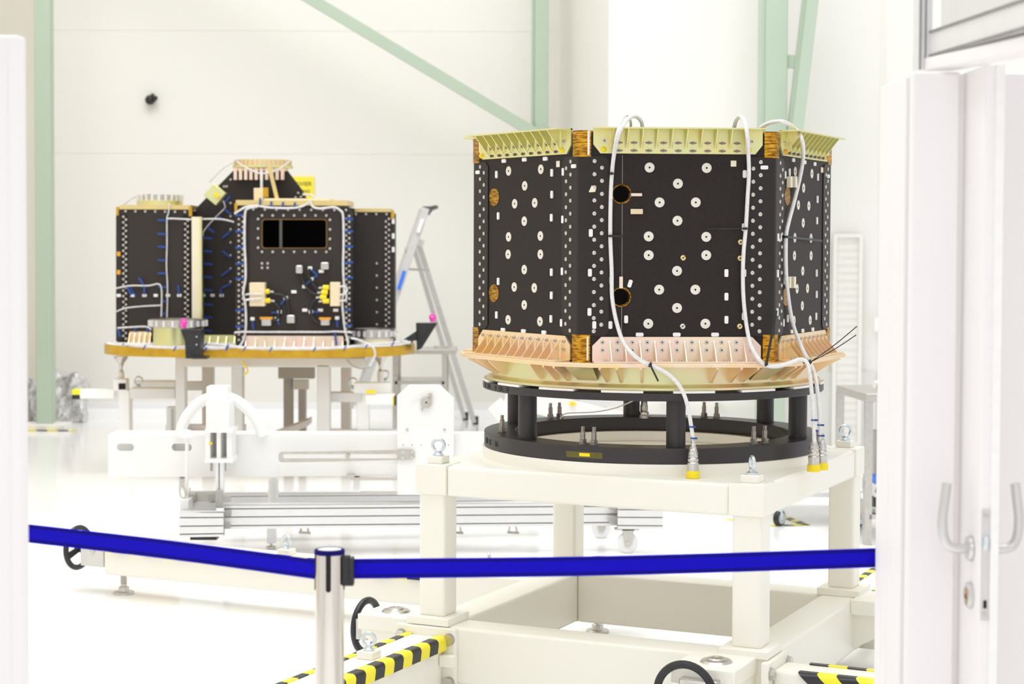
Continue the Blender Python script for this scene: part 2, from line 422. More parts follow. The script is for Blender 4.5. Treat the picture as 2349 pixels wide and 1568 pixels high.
zc = at(2206, 1365, 3.5640).z; q = Vector((xa, 3.5685, zc))
b = MB(); b.lathe([(.026, 0), (.026, .006), (.022, .010), (.013, .010), (.011, .008), (0.0, .008)], 28, I @ q, 0, RY(-PI/2))
ke = b.build('key_escutcheon', M_['alu'], d3)
b = MB(); b.cyl(I @ (q+Vector((-.0085, 0, .004))), I @ (q+Vector((-.0115, 0, .004))),   .011, n=16); b.box(q.x-.0115, q.x-.0085, 3.5635, 3.5735, zc-.018, zc+.002, 0, I)
b.build('key_cylinder', mat('brass', (.55, .38, .16), .35, .8, col2=(.5, .34, .14), scale=30), ke)
jm = MB(); Yj = 3.8880; jm.box(at(2294, 900, Yj).x, at(2294, 900, Yj).x+.5, Yj, Yj+.08, 0, ZD+.02)
struct('trim_%d' % n, jm, M_['door'], .004); n += 1
# header: aluminium profiles, glazing above, white lintel under
w1 = thing('window_1', None, None, (.86, 3.5, 2.0)); w1['kind'] = 'structure'; I = world_inv(w1)
def hbar(mb, p, q, Y0, Y1, hpx, d, mi=0):
    A, B = at(p[0], p[1], Y0), at(q[0], q[1], Y1); h = hpx*Y0/F
    mb.hexa([I @ Vector(v) for v in ((A.x, A.y, A.z-h/2), (A.x+d, A.y, A.z-h/2), (B.x+d, B.y, B.z-h/2), (B.x, B.y, B.z-h/2), (A.x, A.y, A.z+h/2), (A.x+d, A.y, A.z+h/2), (B.x+d, B.y, B.z+h/2), (B.x, B.y, B.z+h/2))], mi)
Y0, Y1 = 3.76, 2.98
def on(py0, py1): return (2134, py0), (2400, py1)
b = MB(); hbar(b, *on(101, 16), Y0, Y1, 62, .05); b.build('rail', M_['prof'], w1)
for (a, c, h) in ((74, -17, 6), (128, 50, 6)):
    b = MB(); A = at(2134, a, Y0); B = at(2400, c, Y1)
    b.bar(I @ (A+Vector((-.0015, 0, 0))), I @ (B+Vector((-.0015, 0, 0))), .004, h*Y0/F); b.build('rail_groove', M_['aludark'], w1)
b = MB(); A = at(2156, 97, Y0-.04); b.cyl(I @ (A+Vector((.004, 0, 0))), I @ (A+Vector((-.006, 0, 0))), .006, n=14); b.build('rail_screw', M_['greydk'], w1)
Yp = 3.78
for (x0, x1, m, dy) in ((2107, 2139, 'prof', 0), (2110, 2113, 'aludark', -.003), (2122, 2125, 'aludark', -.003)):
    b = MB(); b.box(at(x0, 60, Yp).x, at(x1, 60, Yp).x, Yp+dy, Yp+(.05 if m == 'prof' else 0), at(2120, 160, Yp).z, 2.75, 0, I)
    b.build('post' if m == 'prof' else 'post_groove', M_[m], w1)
A = at(2136, 70, Y0); B = at(2400, -22, Y1)
b = MB(); b.hexa([I @ Vector(v) for v in ((A.x+.02, A.y, A.z), (A.x+.026, A.y, A.z), (B.x+.026, B.y, B.z), (B.x+.02, B.y, B.z), (A.x+.02, A.y, 2.7), (A.x+.026, A.y, 2.7), (B.x+.026, B.y, 2.7), (B.x+.02, B.y, 2.7))])
b.build('pane', M_['glass'], w1)
b = MB()
A, B = at(2118, 146, Y0+.02), at(2400, 62, Y1+.02)
I = Matrix.Identity(4)
hbar(b, (2120, 148), (2400, 88), Y0+.02, Y1+.02, 30, .06)
struct('trim_%d' % n, b, M_['door'], .003); n += 1

for nm, bx in (('wall_front', (-3, 3, -3.1, -3)), ('wall_near_left', (-2.6, -2.5, -3, 3.3)), ('wall_near_right', (1.9, 2.0, -3, 3.9))):
    struct(nm, MB().box(*bx, 0, 2.6), M_['door'])

# ============================================================ BARRIER POST AND BELTS
YS = 3.9
s = thing('barrier_post', 'polished chrome barrier post holding the blue belt in front of the white stand', 'barrier post', (at(756, 1300, YS).x, YS, 0))
zt = at(756, 1263, YS).z; R = .0312
b = MB(); b.lathe([(.16, 0), (.16, .012), (.13, .022), (.05, .03), (R, .034), (R, zt-.004)], 40); b.build('tube', M_['chrome'], s)
b = MB(); b.lathe([(R+.0015, zt-.006), (R+.0015, zt+.003), (R-.004, zt+.005), (R-.004, zt+.001), (0, zt+.001)], 40); b.build('cap', M_['beltdk'], s)
b = MB(); b.lathe([(R-.0045, zt), (R-.006, zt+.004), (0, zt+.0045)], 40); b.build('cap_disc', M_['prof'], s)
def slot(ang, name):
    b = MB(); w = .0055; z0 = at(756, 1352, YS).z
    prof = [(-w, zt-.006), (w, zt-.006), (w, z0+w)]+[(w*math.cos(t*PI/8), z0+w-w*math.sin(t*PI/8)) for t in range(1, 8)]+[(-w, z0+w)]
    b.prism([(a, -R-.0008, c) for a, c in prof], (0, .003, 0))
    b.build(name, M_['hole'], s, M=RZ(ang))
slot(.02, 'slot'); slot(PI/2, 'slot'); slot(-PI/2+.15, 'slot')
z0, z1 = at(800, 1342, YS).z, at(800, 1273, YS).z
b = MB(); b.box(R-.004, R+.013, -.010, .010, z0, z1); b.build('belt_clip_mount', M_['black'], s, bevel=.002)
b = MB(); b.box(R+.011, R+.022, -.016, .010, z0+.001, z1-.003); b.build('belt_clip', M_['black'], s, bevel=.003)
def belt(label, pts, wpx):
    # pts: (px, py centre, Y) from the clip outwards
    c = [at(*p) for p in pts]; c = spline(c, 8); w = wpx*YS/F
    t = thing('barrier_belt', label, 'barrier belt', tuple(c[0]), 0, 'blue barrier belts'); I = world_inv(t)
    body, e0, e1 = MB(), MB(), MB()
    for i in range(len(c)-1):
        for (m, z0, z1, y) in ((body, -w/2+.0, w/2, 0), (e0, w/2-.0075, w/2-.004, -.0008), (e1, -w/2+.004, -w/2+.0075, -.0008)):
            a, d = I @ c[i], I @ c[i+1]
            m.hexa([(a.x, a.y+y, a.z+z0), (d.x, d.y+y, d.z+z0), (d.x, d.y+.0012, d.z+z0), (a.x, a.y+.0012, a.z+z0), (a.x, a.y+y, a.z+z1), (d.x, d.y+y, d.z+z1), (d.x, d.y+.0012, d.z+z1), (a.x, a.y+.0012, a.z+z1)])
    body.build('webbing', M_['belt'], t); e0.build('edge_stripe', M_['beltdk'], t); e1.build('edge_stripe', M_['beltdk'], t)
belt('blue barrier belt stretching left from the chrome post to the left door', [(722, 1305, 3.9), (400, 1262, 4.08), (57, 1222, 4.28), (-40, 1212, 4.34)], 46)
belt('blue barrier belt stretching right from the chrome post to the right door', [(808, 1304, 3.9), (1400, 1297, 3.96), (2030, 1278, 4.02), (2110, 1275, 4.04)], 46)
# ============================================================ WHITE STAND (dolly) UNDER THE HEXAGONAL SATELLITE
DC, DR = Vector((.5054, 6.6565, 0)), math.radians(-25.3)
D = thing('transport_stand', 'cream painted wheeled steel stand with four outriggers under the black ring', 'stand', tuple(DC), DR)
W = .632; PC = W-.06; ZT = .85; ZF = .30
cream = M_['cream']
fr = MB()
# table frame: corner blocks, beams, plate with round opening
tf = MB()
for sx in (-1, 1):
    for sy in (-1, 1):
        tf.box(sx*PC-.06, sx*PC+.06, sy*PC-.06, sy*PC+.06, ZT-.105, ZT)
tf.build('corner_block', cream, D, bevel=.004) if False else None
for sx in (-1, 1):
    for sy in (-1, 1):
        MB().box(sx*PC-.06, sx*PC+.06, sy*PC-.06, sy*PC+.06, ZT-.105, ZT).build('corner_block', cream, D, bevel=.004)
L = PC-.06
for sy in (-1, 1):
    MB().box(-L, L, sy*(PC+.005)-.05, sy*(PC+.005)+.05, ZT-.108, ZT-.003).build('table_beam', cream, D, bevel=.012, seg=3)
    MB().box(sy*(PC+.005)-.05, sy*(PC+.005)+.05, -L, L, ZT-.108, ZT-.003).build('table_beam', cream, D, bevel=.012, seg=3)
tp = MB(); tp.plate([(-PC-.02, -PC-.02), (PC+.02, -PC-.02), (PC+.02, PC+.02), (-PC-.02, PC+.02)], [circ(0, 0, .47, 64)], .012, T(0, 0, ZT-.0145) @ RX(PI/2))
tp.build('table_plate', cream, D)
MB().ring((0, 0, 0), .475, .612, ZT-.004, .887, 96).build('plinth_ring', cream, D, bevel=.002)
# posts with foot plates
for sx in (-1, 1):
    for sy in (-1, 1):
        MB().box(sx*PC-.05, sx*PC+.05, sy*PC-.05, sy*PC+.05, ZF+.018, ZT-.10).build('post', cream, D, bevel=.010, seg=3)
        MB().box(sx*PC-.082, sx*PC+.082, sy*PC-.082, sy*PC+.082, ZF-.007, ZF+.02).build('foot_plate', cream, D, bevel=.003)
# base frame, pinwheel: beam i runs along one side; outrigger continues it
BW = .07
hexme = hexbolt(.019, .014)
disc = MB(); disc.lathe([(.052, 0), (.046, .007), (.030, .009), (.026, .014), (.014, .016), (.012, .010), (0, .010)], 32)
discme = disc.mesh('jack_cap', M_['steel'])
wheel = MB(); wheel.torus((0, 0, 0), (0, 1, 0), .092, .013, 40, 10); wheel.cyl((0, -.006, 0), (0, .02, 0), .022, n=20)
for a in (-.35, PI+.35):
    c, d = math.cos(a), math.sin(a)
    wheel.hexa([(c*.015-d*.012, .008, d*.015+c*.012), (c*.015+d*.012, .008, d*.015-c*.012), (c*.09+d*.016, -.004, d*.09-c*.016), (c*.09-d*.016, -.004, d*.09+c*.016),
                (c*.015-d*.012, .016, d*.015+c*.012), (c*.015+d*.012, .016, d*.015-c*.012), (c*.09+d*.016, .006, d*.09-c*.016), (c*.09-d*.016, .006, d*.09+c*.016)])
wheelme = wheel.mesh('handwheel', M_['black'])
jackm = MB(); jackm.lathe([(.048, .0), (.048, .009), (.044, .012), (.026, .014), (.024, .032), (.016, .036), (.0135, .04), (.0135, .13)], 28)
for k in range(8): jackm.lathe([(.0135, .048+k*.010), (.0165, .052+k*.010), (.0135, .056+k*.010)], 20)
jackme = jackm.mesh('jack_foot', M_['steel'])
eyem = MB(); eyem.torus((0, 0, .036), (1, 0, 0), .0205, .0062, 30, 10); eyem.lathe([(.019, 0), (.019, .006), (.011, .010), (.008, .018)], 20)
eyeme = eyem.mesh('eyebolt', M_['galv'])
def eyebolt(par, x, y, z, rz, blk=.025):
    b = MB().box(-.03, .03, -.03, .03, 0, blk).build('lifting_block', cream, par, bevel=.003, M=T(x, y, z))
    put('eyebolt', eyeme, b, T(0, 0, blk) @ RZ(rz))
for (i, (x, y)) in enumerate(((-PC, -PC), (PC, -PC), (PC, PC))):
    eyebolt(D, x, y, ZT, -DR+(PI/2-.1, .15, PI/2+.1)[i])
def side(i):
    Rm = RZ(i*PI/2)      # i=0: front side (-y), outrigger to +x ; 1: right, to +y ; 2: rear, to -x ; 3: left, to -y
    def bb(name, x0, x1, y0, y1, z0, z1, par=D, bev=.008, m=cream):
        return MB().box(x0, x1, y0, y1, z0, z1).build(name, m, par, bevel=bev, M=Rm if par is D else None)
    bb('base_beam', -PC-BW+.001, PC-BW, -PC-BW, -PC+BW, .095, ZF-.007, bev=.010)
    # end flange where the outrigger bolts on
    x0 = PC+BW
    bb('base_corner', PC-BW, x0, -PC-BW, -PC+BW, .095, ZF-.007, bev=.004)
    fl = bb('flange', x0+.001, x0+.026, -PC-.115, -PC+.115, .07, ZF-.009, bev=.003)
    for (yy, zz) in ((-.094, .255), (-.094, .105), (.094, .255), (.094, .105)):
        put('bolt', hexme.mesh('bolt', M_['steel']), fl, T(x0+.026, -PC+yy, zz) @ RY(PI/2))
    bb('flange_lug', x0+.026, x0+.06, -PC-.125, -PC-.072, .165, .205, par=fl, bev=.002); bb('flange_lug', x0+.026, x0+.06, -PC+.072, -PC+.125, .165, .205, par=fl, bev=.002)
    # outrigger arm with striped corner guards
    long = 2.86 if i == 2 else 2.3
    zt = .262 if i != 2 else .250
    arm = bb('outrigger', x0+.026, long, -PC-BW, -PC+BW, .08 if i != 2 else .095, zt, bev=.012)
    for yy, sg in ((-PC-BW-.001, -1), (-PC+BW+.001, 1)):
        if i == 2 and sg < 0: continue
        h = MB()
        # rounded guard: quarter profile wrapped over the edge, striped piece by piece
        xx = x0+(.115, .05, .05 if sg < 0 else .45, .028)[i]; k = 0 if i != 0 else 1; n_ = 10
        while xx < long-.03:
            L_ = .062 if i != 2 else .085
            prof = []
            for q in range(n_//2+1):
                a = PI/2*q/(n_//2); prof.append((sg*.018*math.sin(a), .018*math.cos(a)-.014))
            prof = [(-sg*.022, .004)]+prof+[(sg*.018, -.042), (sg*.0, -.042), (0, 0), (-sg*.022, .0)]
            nxt = min(xx+L_, long-.01)
            sk = .045 if i == 0 else .010
            vs0 = [(xx+sk*(-(c)/.04), yy+a, zt+c) for a, c in prof]; vs1 = [(nxt+sk*(-(c)/.04), yy+a, zt+c) for a, c in prof]
            m = len(prof)
            h.add(vs0+vs1, [tuple(range(m))[::-1], tuple(range(m, 2*m))]+[(j, (j+1) % m, m+(j+1) % m, m+j) for j in range(m)], k % 2)
            xx = nxt; k += 1
        g = h.build('hazard_guard', [M_['hazy'], M_['hazk']], arm)
    if i in (2, 3):
        ex = (-3.7, 1.0)[0]
    if i == 3:
        eyebolt(arm, 1.06, -PC, zt, PI/2-DR-i*PI/2-.15)
    if i == 2:
        eyebolt(arm, .93, -PC, zt, .35); eyebolt(arm, 1.92, -PC, zt, PI/2-.2)
    # jack bracket reaching out past the corner, square to the outrigger
    jb = bb('jack_bracket', PC-.165, PC+.045, -PC-.30, -PC-BW, ZF-.055, ZF, bev=.004)
    MB().prism([(PC-.12, -PC-BW, ZF-.055), (PC-.12, -PC-.285, ZF-.055), (PC-.12, -PC-.285, ZF-.075), (PC-.12, -PC-BW, .11)], (.16, 0, 0)).build('bracket_web', cream, jb)
    put('jack_cap', discme, jb, T(PC-.05, -PC-.195, ZF))
    put('jack_foot', jackme, jb, T(PC-.05, -PC-.195, .0))
    MB().box(PC-.125, PC+.0, -PC-.335, -PC-.285, ZF-.105, ZF-.03).build('gearbox', M_['steel'], jb, bevel=.004)
    if i != 2 : put('handwheel', wheelme, jb, T(PC-.10, -PC-.345, ZF-.075))
    return arm, bb
for i in range(4):
    arm, bb = side(i)
    if i == 2:      # far end of the long outrigger: gearbox, crank wheel and screw foot
        gb = MB().box(2.87, 3.00, -PC-.07, -PC+.06, .125, .246).build('gearbox', M_['grey'], arm, bevel=.004)
        MB().cyl((2.93, -PC+.06, .20), (2.93, -PC+.066, .20), .014, n=18).build('hub_screw', M_['steel'], gb)
        put('handwheel', wheelme, gb, T(3.06, -PC-.0, .195) @ RZ(PI/2+.03))
        MB().cyl((2.99, -PC, .205), (3.07, -PC, .205), .016, n=14).build('crank_shaft', M_['black'], gb)
        put('jack_foot', jackme, arm, T(2.80, -PC, 0))
# ============================================================ BLACK RING STAND
RC = (.5112, 6.656, 0)
K = thing('ring_stand', 'round black anodised ring stand with six pillars carrying the hexagonal satellite', 'stand', (RC[0], RC[1], .887))
anod = M_['anod']; RO = .611
z = lambda h: h-.887
MB().ring((0, 0, 0), .497, RO, 0, z(.940), 128).build('lower_ring', anod, K, bevel=.0025)
ur = MB().ring((0, 0, 0), .49, .6165, z(1.097), z(1.123), 128).build('upper_ring', anod, K, bevel=.002)
for k in range(6):
    a = math.radians(-86+60*k); MB().cyl((.55*math.cos(a), .55*math.sin(a), z(.940)), (.55*math.cos(a), .55*math.sin(a), z(1.097)), .0325, n=36).build('pillar', anod, K)
padme = None
for k in range(16):
    a0 = math.radians(-90+22.5*k+2.2); a1 = a0+math.radians(13.2); n_ = 8; b = MB(); vs = []
    for q in range(n_+1):
        t = a0+(a1-a0)*q/n_
        vs += [(r_*math.cos(t), r_*math.sin(t), zz) for r_, zz in ((.57, z(1.1235)), (.617, z(1.1235)), (.617, z(1.131)), (.57, z(1.131)))]
    fs = [(q*4+j, q*4+(j+1) % 4, q*4+4+(j+1) % 4, q*4+4+j) for q in range(n_) for j in range(4)]+[(0, 1, 2, 3), (n_*4, n_*4+1, n_*4+2, n_*4+3)]
    b.add(vs, fs); b.build('spacer_pad', M_['clip'], K)
stud = MB(); stud.cyl((0, 0, 0), (0, 0, .003), .017, n=24); stud.cyl((0, 0, .003), (0, 0, .017), .0135, n=6); stud.cyl((0, 0, .017), (0, 0, .043), .0085, n=16); stud.cyl((0, 0, .043), (0, 0, .060), .007, n=6)
studme = stud.mesh('stud', mat('dark_stud_steel', (.40, .37, .33), .3, .9, col2=(.30, .27, .24), scale=120))
for (px, py) in ((1338, 1018), (1369, 1018), (1717, 1016), (1742, 1014), (1141, 990), (1146, 990), (1276, 961), (1299, 960), (1600, 960), (1627, 961), (1472, 950), (1480, 950)):
    p = at_z(px, py, .940); v = Vector((p.x-RC[0], p.y-RC[1], 0)); v = v.normalized()*.552
    put('stud', studme, K, T(v.x, v.y, z(.940)))
# amber tape with yellow tag on the lower ring
def onring(px, py, r=RO):
    d = ray(px, py); e = EYE-Vector(RC); A = d.x**2+d.y**2; B = e.x*d.x+e.y*d.y; C = e.x**2+e.y**2-r*r
    return EYE+d*((-B-math.sqrt(B*B-A*C))/A)-Vector((RC[0], RC[1], .887))
def patch(name, px0, py0, px1, py1, r, m, par, t=.0008):
    b = MB(); n_ = 8; vs = []
    p, q = onring(px0, py0, r), onring(px1, py1, r); a0, a1 = math.atan2(p.y, p.x), math.atan2(q.y, q.x)
    for i in range(n_+1):
        a = a0+(a1-a0)*i/n_
        vs += [(rr*math.cos(a), rr*math.sin(a), zz) for rr, zz in ((r, p.z), (r+t, p.z), (r+t, q.z), (r, q.z))]
    fs = [(i*4+j, i*4+(j+1) % 4, i*4+4+(j+1) % 4, i*4+4+j) for i in range(n_) for j in range(4)]+[(0, 1, 2, 3), (n_*4, n_*4+1, n_*4+2, n_*4+3)]
    return b.add(vs, fs).build(name, m, par)
tp = patch('amber_tape', 1299, 1033, 1382, 1052, RO, M_['tapeolive'], K)
patch('yellow_tag', 1329, 1038, 1353, 1047, RO+.0008, M_['yellow'], tp)
def text_mesh(s, size, ext=.001):
    c = bpy.data.curves.new('t', 'FONT'); c.body = s; c.size = size; c.extrude = ext; c.align_x = 'CENTER'; c.align_y = 'CENTER'; c.resolution_u = 3
    o = bpy.data.objects.new('t', c); COL.objects.link(o); bpy.context.view_layer.update()
    me = bpy.data.meshes.new_from_object(o.evaluated_get(bpy.context.evaluated_depsgraph_get())); bpy.data.objects.remove(o); bpy.data.curves.remove(c)
    return me
def ring_text(s, r, zc, a_start, step, flip, size, par):
    """letters engraved around a ring, read from outside"""
    out = MB()
    for i, ch in enumerate(s):
        if ch == ' ': continue
        me = text_mesh(ch, size, .0009); a = a_start+step*i
        # letter x axis runs counter-clockwise seen from above = left to right seen from outside
        Mx = Matrix(((-math.sin(a), 0, math.cos(a)), (math.cos(a), 0, math.sin(a)), (0, 1, 0))).to_4x4()
        Mx = T(r*math.cos(a), r*math.sin(a), zc) @ Mx @ (RZ(PI) if flip else Matrix.Identity(4)) @ Matrix.Diagonal((.62, 1, 1, 1))
        out.add([Mx @ v.co for v in me.vertices], [tuple(p.vertices) for p in me.polygons])
    return out.build('engraved_number', M_['ink'], par)
zc = (z(1.097)+z(1.123))/2
p = onring(1164, 897, .6165); q = onring(1112, 888, .6165)
ring_text('81 100 - D SN: M', .6165, zc, math.atan2(p.y, p.x)-15*.0245, .0245, False, .026, K)
p = onring(1141, 1020); ring_text('PN : 81-SDM', RO, z(.9135), math.atan2(p.y, p.x), -.0235, True, .030, K)

# ============================================================ HEXAGONAL SATELLITE
SX = thing('hexagonal_satellite', 'large dark hexagonal satellite body with gold brackets standing on the black ring stand', 'satellite', (.5112, 6.656, 1.1315), math.radians(3.8))
zs = lambda h: h-1.1315
S = .652; A = S*math.sqrt(3)/2
ISX = world_inv(SX)
FR = [RZ(k*PI/3) for k in range(6)]      # 0 front, 1 right, 5 left
def hit(px, py, k, off=0.0):
    """point of face k under a pixel, in the face's own frame (x along, z up), off metres proud"""
    Rk = (FR[k].inverted() @ ISX); o = Rk @ EYE; d = (Rk.to_3x3() @ ray(px, py))
    t = (-(A+off)-o.y)/d.y
    return o+d*t
def onface(px, py, k, off):
    return (ISX.inverted() @ FR[k]) @ hit(px, py, k, off)
ZB, ZTOP = zs(1.224), zs(1.985)
ZF0, ZF1 = zs(1.3115), zs(1.9065)
cf = M_['cfrp']
holes = {0: [(1426, 445), (1425, 681)], 5: [(1134, 452), (1133, 672)], 1: [(1806, 450), (1802, 680)]}
panels = []
for k in range(6):
    hs = [];
    for (px, py) in holes.get(k, []):
        p = hit(px, py, k); hs.append(circ(p.x, p.z, .0305, 28))
    b = MB(); b.plate([(-S/2, ZB), (S/2, ZB), (S/2, ZTOP), (-S/2, ZTOP)], hs, .022, T(0, -A, 0))
    o = b.build('side_panel', cf, SX, M=FR[k]); panels.append(o)
    for (px, py) in holes.get(k, []):
        p = hit(px, py, k); b = MB()
        if k: b.lathe([(.0325, -.001), (.0300, -.001), (.0290, .004), (.0295, .05), (0, .05)], 28, (p.x, -A, p.z), 0, RX(-PI/2))
        else: b.lathe([(.0325, -.001), (.0300, -.001), (.0270, .012), (.0270, .024), (.0310, .024), (.0310, .0)], 28, (p.x, -A, p.z), 0, RX(-PI/2), closed=True)
        b.build('kapton_sleeve', M_['kapton'], o)
MB().box(-.3, .3, -.3, .3, ZTOP-.03, ZTOP-.02).build('inner_deck', cf, SX)
MB().cyl((0, 0, ZB), (0, 0, ZTOP-.02), .18, n=24).build('inner_tube', M_['hole'], SX)
# inserts
ins = MB(); ins.lathe([(.0165, 0), (.0165, .0012), (.0145, .0018), (.0032, .0010)], 28); 
ins.add([(0, 0, 0)], [])
inset = MB(); inset.lathe([(.0032, 0.0), (.0032, .0016), (0, .0016)], 14)
full = MB(); full.merge(ins); full.m = [0]*len(full.f); k0 = len(full.f); full.merge(inset); full.m = [0]*k0+[1]*(len(full.f)-k0)
discs = {0: [(1490,384),(1621,385),(1555,421),(1513,464),(1596,464),(1554,506),(1488,542),(1620,543),(1488,585),(1620,585),(1553,621),(1512,664),(1595,664),(1553,706),(1487,742),(1618,742)],
 5: [(1167,392),(1241,388),(1204,426),(1181,467),(1227,465),(1203,507),(1167,543),(1240,541),(1166,583),(1240,583),(1203,618),(1180,658),(1226,660),(1203,699),(1166,733),(1239,737)],
 1: [(1824,393),(1862,398),(1843,431),(1831,470),(1855,472),(1842,511),(1823,545),(1860,546),(1822,586),(1860,586),(1841,621),(1828,662),(1852,661),(1840,701),(1858,734),(1821,735)]}
FACE = RX(PI/2)           # local z of the small part points out of the face
me = full.mesh('insert', [M_['disc'], M_['hole']])
for k in discs:
    for (px, py) in discs[k]:
        p = hit(px, py, k); put('insert', me, panels[k], T(p.x, -A, p.z) @ FACE)
# brass inserts with a slot
br = MB(); br.lathe([(.0088, 0), (.0088, .0015), (.0028, .0015)], 20); kb = len(br.f)
br.lathe([(.0028, 0), (.0028, .0018), (0, .0018)], 12); br.box(-.009, -.005, -.001, .001, .0012, .0019); br.box(.004, .009, -.001, .001, .0012, .0019); br.m = [0]*kb+[1]*(len(br.f)-kb)
bme = br.mesh('brass_insert', [mat('brass_insert_yellow', (.86, .72, .36), .35, .5, col2=(.8, .66, .3), scale=60), M_['hole']])
for (px, py, m) in ((1567, 591, bme), (1699, 555, bme), (1698, 592, bme), (1697, 748, bme), (1566, 748, None)):
    p = hit(px, py, 0)
    if m is None: m = br.mesh('brass_insert', [M_['disc'], M_['hole']])
    put('slotted_insert', m, panels[0], T(p.x, -A, p.z) @ FACE @ RZ(.6))
# white clips (cable tie mounts)
cl = MB(); cl.prism([(a, c, 0) for a, c in rrect(-.0064, .0064, -.0128, .0128, .004, 4)], (0, 0, .004)); kb = len(cl.f)
cl.cyl((0, -.007, .004), (0, -.007, .0045), .0019, n=12); cl.box(-.0018, .0018, 0, .008, .004, .0043); cl.m = [0]*kb+[1]*13+[0]*(len(cl.f)-kb-13)
kb2 = len(cl.f)
clme = cl.mesh('tie_mount', [M_['clip'], M_['greydk']])
clips = {0: [(1708,399,0),(1706,521,0),(1666,626,0),(1707,626,0),(1666,680,0),(1666,733,0),(1706,725,0),(1467,767,1),(1552,767,1),(1640,767,1),(1445,650,.3),(1436,732,2),(1400,745,2),(1402,642,2)],
 5: [(1140,400,2),(1267,396,2),(1293,394,2),(1267,446,2),(1144,495,2),(1266,499,2),(1292,503,2),(1266,624,2),(1291,622,2),(1144,645,2),(1266,677,2),(1140,722,2),(1265,731,2),(1289,740,2),(1157,369,1),(1204,366,1),(1252,364,1),(1155,756,1),(1202,759,1),(1249,762,1)],
 1: [(1800,401,2),(1810,395,2),(1875,406,2),(1874,457,2),(1873,506,2),(1872,626,2),(1872,675,2),(1871,725,2),(1797,643,2),(1796,740,2),(1806,730,2),(1819,367,1),(1845,372,1),(1868,376,1),(1815,760,1),(1840,758,1),(1863,755,1),(1790,544,2)]}
for k in clips:
    for (px, py, r) in clips[k]:
        p = hit(px, py, k); a = 0 if r == 0 else PI/2 if r == 1 else PI if r == 2 else PI-r
        put('tie_mount', clme, panels[k], T(p.x, -A-(.0035 if (k == 0 and px < 1395) else 0), p.z) @ FACE @ RZ(a))
# tan and rose blocks
def blk(k, x0, y0, x1, y1, h, m, name='bonded_block'):
    p, q = hit(x0, y0, k), hit(x1, y1, k)
    MB().box(min(p.x, q.x), max(p.x, q.x), -A-h, -A, q.z, p.z).build(name, m, panels[k], bevel=.0015)
rose = mat('rose_block', (.86, .70, .60), .5, .1, col2=(.84, .68, .56), scale=30)
blk(0, 1447, 443, 1472, 450, .012, rose); blk(0, 1446, 479, 1474, 491, .010, M_['tanplate']); blk(0, 1676, 368, 1689, 382, .003, M_['beige'], 'cover_patch')
blk(0, 1420, 634, 1428, 661, .012, rose); blk(5, 1277, 369, 1285, 383, .003, M_['beige'], 'cover_patch'); blk(1, 1882, 383, 1887, 396, .003, M_['tanplate'], 'cover_patch')
blk(1, 1804, 404, 1808, 430, .016, M_['beige']); blk(1, 1815, 404, 1819, 430, .016, M_['beige']); blk(1, 1802, 634, 1805, 660, .016, M_['beige']); blk(1, 1812, 634, 1816, 660, .016, M_['beige'])
p = hit(1428, 357, 0); h_ = sorted(hit(*c, 0).z for c in holes[0]); b = MB()
for (z0, z1) in ((zs(1.31), h_[0]-.033), (h_[0]+.033, h_[1]-.033), (h_[1]+.033, zs(1.91))): b.box(p.x-.0006, p.x+.0006, -A-.0006, -A, z0, z1)
b.build('panel_seam', M_['greydk'], panels[0])
b = MB(); q = [hit(*c, 0) for c in ((1350, 440), (1357, 425), (1367, 431), (1365, 440), (1353, 441))]; b.prism([(a.x, -A-.006, a.z) for a in q], (0, .0012, 0)); b.build('paper_tape', M_['beige'], panels[0])

# corner posts: bent sheet wrapping each vertical edge
FW = .098; CH = .016; TT = .0032
posts = []
def post_mesh():
    b = MB(); vx = S/2+TT*math.tan(PI/6)
    for sgn in (1, -1):
        # right-hand flange of face 0 (sgn=1) and, mirrored across the edge, left-hand flange of face 1
        pts = [(S/2-FW, ZF0+CH), (S/2-FW+CH, ZF0), (S/2-.012, ZF0), (S/2-.012, ZF1), (S/2-FW+CH, ZF1), (S/2-FW, ZF1-CH)]
        if sgn == 1: b.prism([(a, -A-TT, c) for a, c in pts], (0, TT-.0002, 0))
        else: b.prism([RZ(PI/3) @ Vector((-a, -A-TT, c)) for a, c in pts], RZ(PI/3).to_3x3() @ Vector((0, TT-.0002, 0)))
    # rounded bend
    P0 = Vector((S/2-.012, -A-TT, 0)); P2 = RZ(PI/3) @ Vector((-(S/2-.012), -A-TT, 0)); P1 = Vector((S/2+TT*.5, -A-TT, 0))
    n_ = 10; row = []
    for i in range(n_+1):
        t = i/n_; row.append(P0*(1-t)**2+P1*2*t*(1-t)+P2*t*t)
    vs = [(v.x, v.y, ZF0) for v in row]+[(v.x, v.y, ZF1) for v in row]
    inn = [v*.993 for v in row]; vs += [(v.x, v.y, ZF0) for v in inn]+[(v.x, v.y, ZF1) for v in inn]
    m = n_+1; fs = []
    for i in range(n_): fs += [(i, i+1, m+i+1, m+i), (2*m+i, 3*m+i, 3*m+i+1, 2*m+i+1), (i, 2*m+i, 2*m+i+1, i+1), (m+i, m+i+1, 3*m+i+1, 3*m+i)]
    b.add(vs, fs); return b.mesh('corner_post', M_['cfrp2'])
pme = post_mesh()
for k in range(6): posts.append(put('corner_post', pme, SX, FR[k]))   # post k joins face k and k+1
